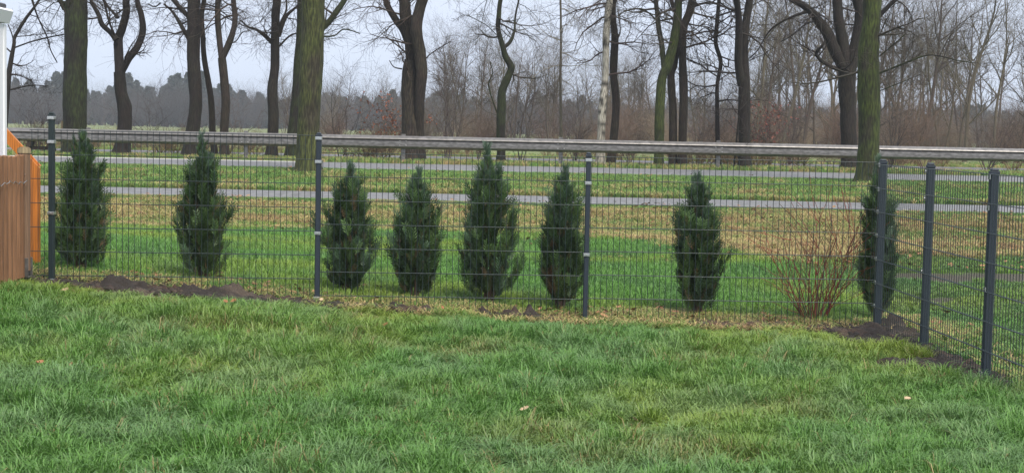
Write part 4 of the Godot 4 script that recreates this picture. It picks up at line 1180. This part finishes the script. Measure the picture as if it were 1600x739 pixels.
func roadside_shrubs() -> void:
	# x, depth, height, stems, fan, style, label
	var rows := [
		[-13.9, 45.0, 1.5, 12, 0.9, 0, "low bare shrub behind the guard rail at the left edge"],
		[-10.4, 45.5, 2.0, 6, 0.8, 0, "open bare shrub between the two left forked oaks"],
		[-8.6, 46.0, 1.6, 7, 0.6, 1, "thin straw brown bush left of the Y shaped tree"],
		[-6.3, 46.0, 1.9, 9, 0.8, 0, "bare bush between the Y shaped tree and the crooked limbed oak"],
		[-5.0, 44.6, 2.6, 4, 0.9, 2, "leaning dark sapling right of the big left roadside trunk"],
		[-3.7, 44.5, 1.9, 8, 0.7, 3, "young beech holding russet leaves left of the double oak"],
		[-2.0, 46.5, 2.6, 7, 0.5, 0, "tall bare bush right of the double oak"],
		[-1.1, 47.0, 2.2, 9, 0.6, 1, "brown bush left of the S bend trunk"],
		[0.2, 46.0, 2.0, 8, 0.8, 2, "dark forked sapling right of the S bend trunk"],
		[1.9, 47.5, 2.3, 9, 0.6, 0, "bare bush between the thin sapling and the birch"],
		[3.5, 46.0, 1.8, 8, 0.7, 1, "brown bush right of the white birch"],
		[5.6, 47.0, 2.4, 8, 0.5, 0, "bare bush left of the thin elbowed trunk"],
		[6.3, 45.0, 1.6, 8, 0.8, 1, "straw brown bush before the twin stemmed oak"],
		[7.9, 47.0, 2.0, 9, 0.8, 3, "maroon leaved bush left of the spreading oak"],
		[8.6, 48.0, 2.4, 8, 0.6, 0, "bare bush just left of the spreading oak"],
		[11.3, 46.0, 2.0, 10, 0.9, 2, "dark arching bush right of the mossy corner trunk"],
		[12.6, 47.0, 2.6, 10, 0.8, 1, "tall brown bush behind the rail above the middle right post"],
		[14.2, 46.0, 2.2, 10, 0.9, 0, "bare spreading bush behind the rail above the rightmost post"],
		[15.8, 47.0, 2.6, 10, 0.8, 1, "brown bush at the right edge behind the rail"],
	]
	var cols := [Color(0.075, 0.055, 0.05), Color(0.13, 0.09, 0.065), Color(0.05, 0.04, 0.036), Color(0.08, 0.05, 0.042)]
	for k in rows.size():
		var q: Array = rows[k]
		var o := thing("roadside_shrub", q[6], "shrub", Vector3(q[0], gh(q[0], q[1]) - 0.03, -q[1]), "shrubs behind the guard rail")
		var m := shrub_mesh(300 + k, q[2], q[3], cols[q[5]], q[4], 2)
		part("stems", m, o)
		if q[5] == 3:
			part("dry_leaves", leafy(m, 420, Color(0.30, 0.10, 0.045) if k < 9 else Color(0.16, 0.05, 0.05), Color(0.22, 0.075, 0.04), AABB(Vector3(-3, 0.6, -3), Vector3(6, 1.4, 6))), o)
	# knee high scrub and brambles along the far verge
	var sc := Node3D.new()
	sc.name = "verge_scrub"
	add_child(sc)
	tag(sc, "tangled low brown scrub along the far verge below the guard rail", "", "", "stuff")
	var tw := shrub_mesh(401, 0.8, 14, Color(1, 1, 1), 1.1, 1, 0.9)
	var tf := []
	var cl := []
	rng.seed = 402
	for k in 260:
		var d := rng.randf_range(50.5, 56.0)
		if k % 4 == 0: d = rng.randf_range(43.0, 43.4)
		var x := rng.randf_range(-1, 1) * half_view(d)
		if nb.get_noise_2d(x * 8.0, d * 4.0) < -0.2: continue
		var s := rng.randf_range(0.5, 1.2)
		tf.append(Transform3D(Basis(Vector3.UP, rng.randf() * TAU).scaled(Vector3(s * 1.2, s, s * 1.2)), Vector3(x, gh(x, d), -d)))
		cl.append(Color(0.10, 0.06, 0.045).lerp(Color(0.22, 0.16, 0.08), rng.randf()))
	many("scrub", tw, tf, cl, sc)

# ---------- conifers along the fence ----------
func spray(b: Buf, p: Vector3, ax: Vector3, side: Vector3, len_: float, col: Color) -> void:
	# a flat feathered spray: a rib with paired leaflets
	var nn := ax.cross(side).normalized()
	var w := len_ * 0.035
	b.tri(p - side * w, p + ax * len_, p + side * w, col)
	var n := 5
	for k in n:
		var t := 0.12 + 0.72 * k / (n - 1)
		var q := p + ax * len_ * t
		var ll := len_ * (0.42 - 0.26 * absf(t - 0.35))
		for s in [-1.0, 1.0]:
			var dir: Vector3 = (ax * 0.8 + side * s * 0.62 + nn * rng.randf_range(-0.25, 0.25)).normalized()
			var wv: Vector3 = (ax * 0.5 - side * s * 0.5) * len_ * 0.055
			b.quad(q, q + dir * ll * 0.5 + wv, q + dir * ll, q + dir * ll * 0.5 - wv, col * rng.randf_range(0.85, 1.15))

func conifer(label: String, x: float, d: float, h: float, w: float, prof: Array, leaders: Array, sd: int, brown := Vector3(9, 9, 9)) -> void:
	rng.seed = sd
	var o := thing("conifer_bush", label, "conifer", Vector3(x, gh(x, d), -d), "conifers planted behind the mesh fence")
	var st := Buf.new()
	var fo := Buf.new()
	var dead := Buf.new()
	var hw := w * 0.5
	# stems
	var roots := []
	for k in 5:
		var a := TAU * k / 5.0 + rng.randf()
		var e := Vector3(cos(a) * hw * 0.5, h * rng.randf_range(0.35, 0.6), sin(a) * hw * 0.5)
		roots.append(e)
		var sp := Vector3(cos(a), 0, sin(a)) * 0.03
		st.tube(PackedVector3Array([sp - Vector3(0, 0.05, 0), sp * 1.3 + Vector3(0, h * 0.08, 0), e * 0.5 + Vector3(0, 0.03, 0), e]), PackedFloat32Array([0.014, 0.011, 0.008, 0.004]), 6, Color(0.10, 0.07, 0.05))
	st.tube(PackedVector3Array([Vector3(0, -0.05, 0), Vector3(0.01, h * 0.3, 0), Vector3(-0.01, h * 0.62, 0.01), Vector3(leaders[0][0], h * leaders[0][1] * 0.97, 0)]), PackedFloat32Array([0.022, 0.016, 0.009, 0.003]), 7, Color(0.09, 0.062, 0.045))
	part("stems", st.mesh(M.twig), o)
	# plumes: upswept side branches carrying sprays
	var plumes := 88
	for k in plumes:
		var f := (k + rng.randf()) / plumes
		var y1 := lerpf(0.12, 0.84, pow(f, 0.92))
		var lim := pl(y1, prof) * hw
		var a := k * 2.399 + rng.randf_range(-0.4, 0.4)
		lim *= 1.0 + nb.get_noise_3d(cos(a) * 45.0 + sd * 17.0, y1 * 160.0, sin(a) * 45.0) * 0.55
		var rr := lim * (sqrt(rng.randf_range(0.12, 1.0))) * rng.randf_range(0.85, 1.22)
		var out := Vector3(cos(a), 0, sin(a))
		var lx: float = leaders[0][0] * y1
		var tip := out * rr + Vector3(lx, h * (y1 + rng.randf_range(0.0, 0.10)), 0)
		var root := out * rr * 0.30 + Vector3(lx * 0.7, maxf(h * (y1 - 0.19), h * 0.09), 0)
		var mid := out * rr * 0.82 + Vector3(lx, h * (y1 - 0.12), 0)
		var tone := rng.randf()
		var base := Color(0.02, 0.045, 0.014).lerp(Color(0.065, 0.115, 0.036), tone * tone)
		if rng.randf() < 0.22: base = Color(0.05, 0.09, 0.05)
		var n := int(22 + 18 * rng.randf())
		for q in n:
			var t := lerpf(0.12, 1.0, pow(rng.randf(), 0.8))
			var c := root.lerp(mid, t).lerp(mid.lerp(tip, t), t)
			var ja := rng.randf() * TAU
			var jit := Vector3(cos(ja), rng.randf_range(-0.6, 0.6), sin(ja)) * rng.randf_range(0.0, 0.034)
			var ax := (Vector3.UP * 1.0 + out * rng.randf_range(0.0, 0.55) + rand_dir() * 0.42).normalized()
			var side := ax.cross(rand_dir()).normalized()
			var l := rng.randf_range(0.05, 0.125)
			var slim := clampf(lim / hw * 1.5 + 0.15, 0.35, 1.0)
			l *= slim
			jit *= slim
			var pos := c + jit
			var cc := base * rng.randf_range(0.75, 1.25)
			if q >= n - 4:
				pos = tip + jit * 0.5
				l = rng.randf_range(0.09, 0.16) * slim
				cc *= 1.45
			if q < 2: cc = Color(0.11, 0.075, 0.04)
			if brown.x < 5.0 and pos.distance_to(brown) < 0.12 and rng.randf() < 0.8:
				spray(dead, pos, ax, side, l, Color(0.10, 0.055, 0.028).lerp(Color(0.30, 0.22, 0.12), pow(rng.randf(), 4.0)))
			else:
				spray(fo, pos, ax, side, l, cc)
	# leaders: soft blue green tops
	for q in leaders:
		for k in int(q[2] * 1.25):
			var t := rng.randf()
			var y: float = h * lerpf(q[1] - q[3], q[1] - 0.02, t)
			var r: float = q[4] * 0.8 * (1.0 - 0.75 * t) * sqrt(rng.randf())
			var a := rng.randf() * TAU
			var out := Vector3(cos(a), 0, sin(a))
			var ax := (Vector3.UP + out * 0.35 + rand_dir() * 0.3).normalized()
			spray(fo, Vector3(q[0], y, 0) + out * r, ax, ax.cross(rand_dir()).normalized(), rng.randf_range(0.035, 0.075), Color(0.04, 0.08, 0.045).lerp(Color(0.09, 0.145, 0.10), rng.randf() * t))
	part("foliage", fo.mesh(M.needle), o)
	if dead.v.size() > 0:
		var dp := part("dead_foliage", dead.mesh(M.dry), o)
		dp.set_meta("label", "patch of dead brown foliage low on the left")

func conifers() -> void:
	var full := [[0.0, 0.55], [0.1, 0.8], [0.25, 0.95], [0.4, 1.0], [0.55, 0.82], [0.68, 0.5], [0.8, 0.27], [0.92, 0.12], [1.0, 0.03]]
	var spindle := [[0.0, 0.38], [0.1, 0.62], [0.25, 0.88], [0.42, 1.0], [0.57, 0.8], [0.7, 0.48], [0.82, 0.24], [0.92, 0.12], [1.0, 0.03]]
	var lanky := [[0.0, 0.45], [0.1, 0.75], [0.25, 0.98], [0.4, 1.0], [0.57, 0.72], [0.7, 0.36], [0.84, 0.16], [1.0, 0.03]]
	conifer("dark conifer bush right beside the leftmost steel post", -3.79, 13.45, 1.25, 0.43, [[0.0, 0.7], [0.1, 0.9], [0.3, 1.0], [0.5, 0.9], [0.62, 0.62], [0.72, 0.36], [0.85, 0.3], [1.0, 0.1]], [[0.015, 1.0, 130, 0.28, 0.055]], 11)
	conifer("dark conifer bush standing alone in the middle of the left panel", -2.72, 13.5, 1.34, 0.41, lanky, [[-0.02, 1.0, 90, 0.26, 0.05], [0.05, 0.86, 40, 0.15, 0.04]], 12)
	conifer("broad conifer bush just right of the second post, first of the four close ones", -1.45, 13.5, 1.18, 0.49, spindle, [[0.02, 1.0, 60, 0.18, 0.03], [0.0, 0.9, 40, 0.12, 0.05]], 13)
	conifer("smallest narrow conifer bush, second of the four close ones", -0.84, 13.5, 1.17, 0.43, spindle, [[0.01, 1.0, 70, 0.2, 0.04], [-0.035, 0.95, 40, 0.15, 0.03]], 14)
	conifer("tallest conifer bush with two tops, third of the four close ones", -0.19, 13.5, 1.44, 0.49, full, [[-0.045, 1.0, 150, 0.26, 0.055], [0.055, 0.88, 80, 0.18, 0.035]], 15)
	conifer("conifer bush with a dead brown patch, left of the middle post", 0.44, 13.5, 1.31, 0.42, full, [[0.02, 1.0, 70, 0.2, 0.045], [-0.02, 0.92, 30, 0.1, 0.03]], 16, Vector3(-0.11, 0.27, 0.08))
	conifer("conifer bush standing alone right of the middle post", 1.65, 13.5, 1.28, 0.46, spindle, [[-0.03, 1.0, 90, 0.2, 0.05], [0.03, 0.9, 50, 0.15, 0.045]], 17)
	conifer("conifer bush hidden behind the corner post", 3.25, 13.5, 1.44, 0.29, full, [[-0.05, 1.03, 90, 0.3, 0.05]], 18)

func red_shrub() -> void:
	rng.seed = 55
	var o := thing("dogwood_shrub", "leafless shrub with fanned red brown stems behind the fence", "shrub", Vector3(2.66, gh(2.66, 13.35), -13.35))
	var cols := [Color(0.22, 0.035, 0.025), Color(0.18, 0.055, 0.038), Color(0.20, 0.055, 0.032), Color(0.085, 0.05, 0.038)]
	for k in 23:
		var b := Buf.new()
		var a := (k / 22.0 - 0.5) * 2.0
		var lean := a * 0.75 + rng.randf_range(-0.1, 0.1)
		var p := Vector3(a * 0.06 + rng.randf_range(-0.03, 0.03), -0.02, rng.randf_range(-0.06, 0.06))
		var dir := Vector3(lean, 1.0, rng.randf_range(-0.35, 0.35)).normalized()
		var l := rng.randf_range(0.5, 0.95) * (1.0 - absf(a) * 0.1)
		grow(b, p, dir, l, rng.randf_range(0.0045, 0.0075), 1, cols[rng.randi() % 4], 0.05, 0.13)
		part("stem", b.mesh(M.twig), o)

func _ready() -> void:
	na.seed = 5; na.frequency = 0.02; na.fractal_octaves = 3
	nb.seed = 9; nb.frequency = 0.02; nb.fractal_octaves = 4
	rng.seed = 1
	# camera
	var cam := Camera3D.new()
	cam.name = "camera"
	add_child(cam)
	cam.position = Vector3(0, 1.65, 0)
	cam.rotation_degrees = Vector3(-4.07, 0, 1.19)
	cam.fov = 17.5
	cam.far = 3000.0
	cam.current = true
	# overcast winter sky
	var env := Environment.new()
	env.background_mode = Environment.BG_SKY
	var sky := Sky.new()
	var sm := ProceduralSkyMaterial.new()
	sm.sky_horizon_color = lin(0.268, 0.302, 0.366)
	sm.sky_top_color = lin(0.325, 0.352, 0.408)
	sm.sky_curve = 0.15
	sm.ground_horizon_color = lin(0.30, 0.33, 0.36)
	sm.ground_bottom_color = lin(0.10, 0.12, 0.08)
	sm.sun_angle_max = 1.0
	sky.sky_material = sm
	env.sky = sky
	env.tonemap_mode = Environment.TONE_MAPPER_LINEAR
	env.tonemap_exposure = 2.85
	env.sdfgi_enabled = true
	env.ssao_enabled = true
	env.ssil_enabled = true
	env.fog_enabled = true
	env.fog_density = 0.0006
	env.fog_light_color = lin(0.82, 0.91, 1.0)
	var we := WorldEnvironment.new()
	we.name = "world_environment"
	we.environment = env
	add_child(we)
	var sun := DirectionalLight3D.new()
	sun.name = "sun"
	sun.light_energy = 0.5
	sun.light_color = Color(1.0, 0.97, 0.92)
	sun.light_angular_distance = 20.0
	sun.shadow_enabled = true
	add_child(sun)
	sun.rotation_degrees = Vector3(-55, 28, 0)
	materials()
	print("materials ", Time.get_ticks_msec())
	# setting
	ground()
	ribbon("cycle_path", -45.0, 45.0, 25.25, 27.6, 0.02, M.asphalt, 0.12)
	ribbon("road", -80.0, 80.0, 33.35, 38.6, 0.02, M.asphalt, 0.08)
	ribbon("road_edge_line", -40.0, -5.2, 38.15, 38.5, 0.025, M.paint)
	ribbon("far_path", -80.0, 80.0, 43.6, 49.6, 0.02, M.asphalt_dark, 0.2)
	print("ground ", Time.get_ticks_msec())
	shed()
	guard_rail()
	main_trees()
	print("trees ", Time.get_ticks_msec())
	woodland()
	print("woodland ", Time.get_ticks_msec())
	fences()
	wooden_fence()
	orange_frame()
	bench()
	roadside_shrubs()
	print("shrubs ", Time.get_ticks_msec())
	conifers()
	red_shrub()
	print("conifers ", Time.get_ticks_msec())
	rng.seed = 600
	loose_soil()
	grass()
	fallen_leaves()
	print("done ", Time.get_ticks_msec())
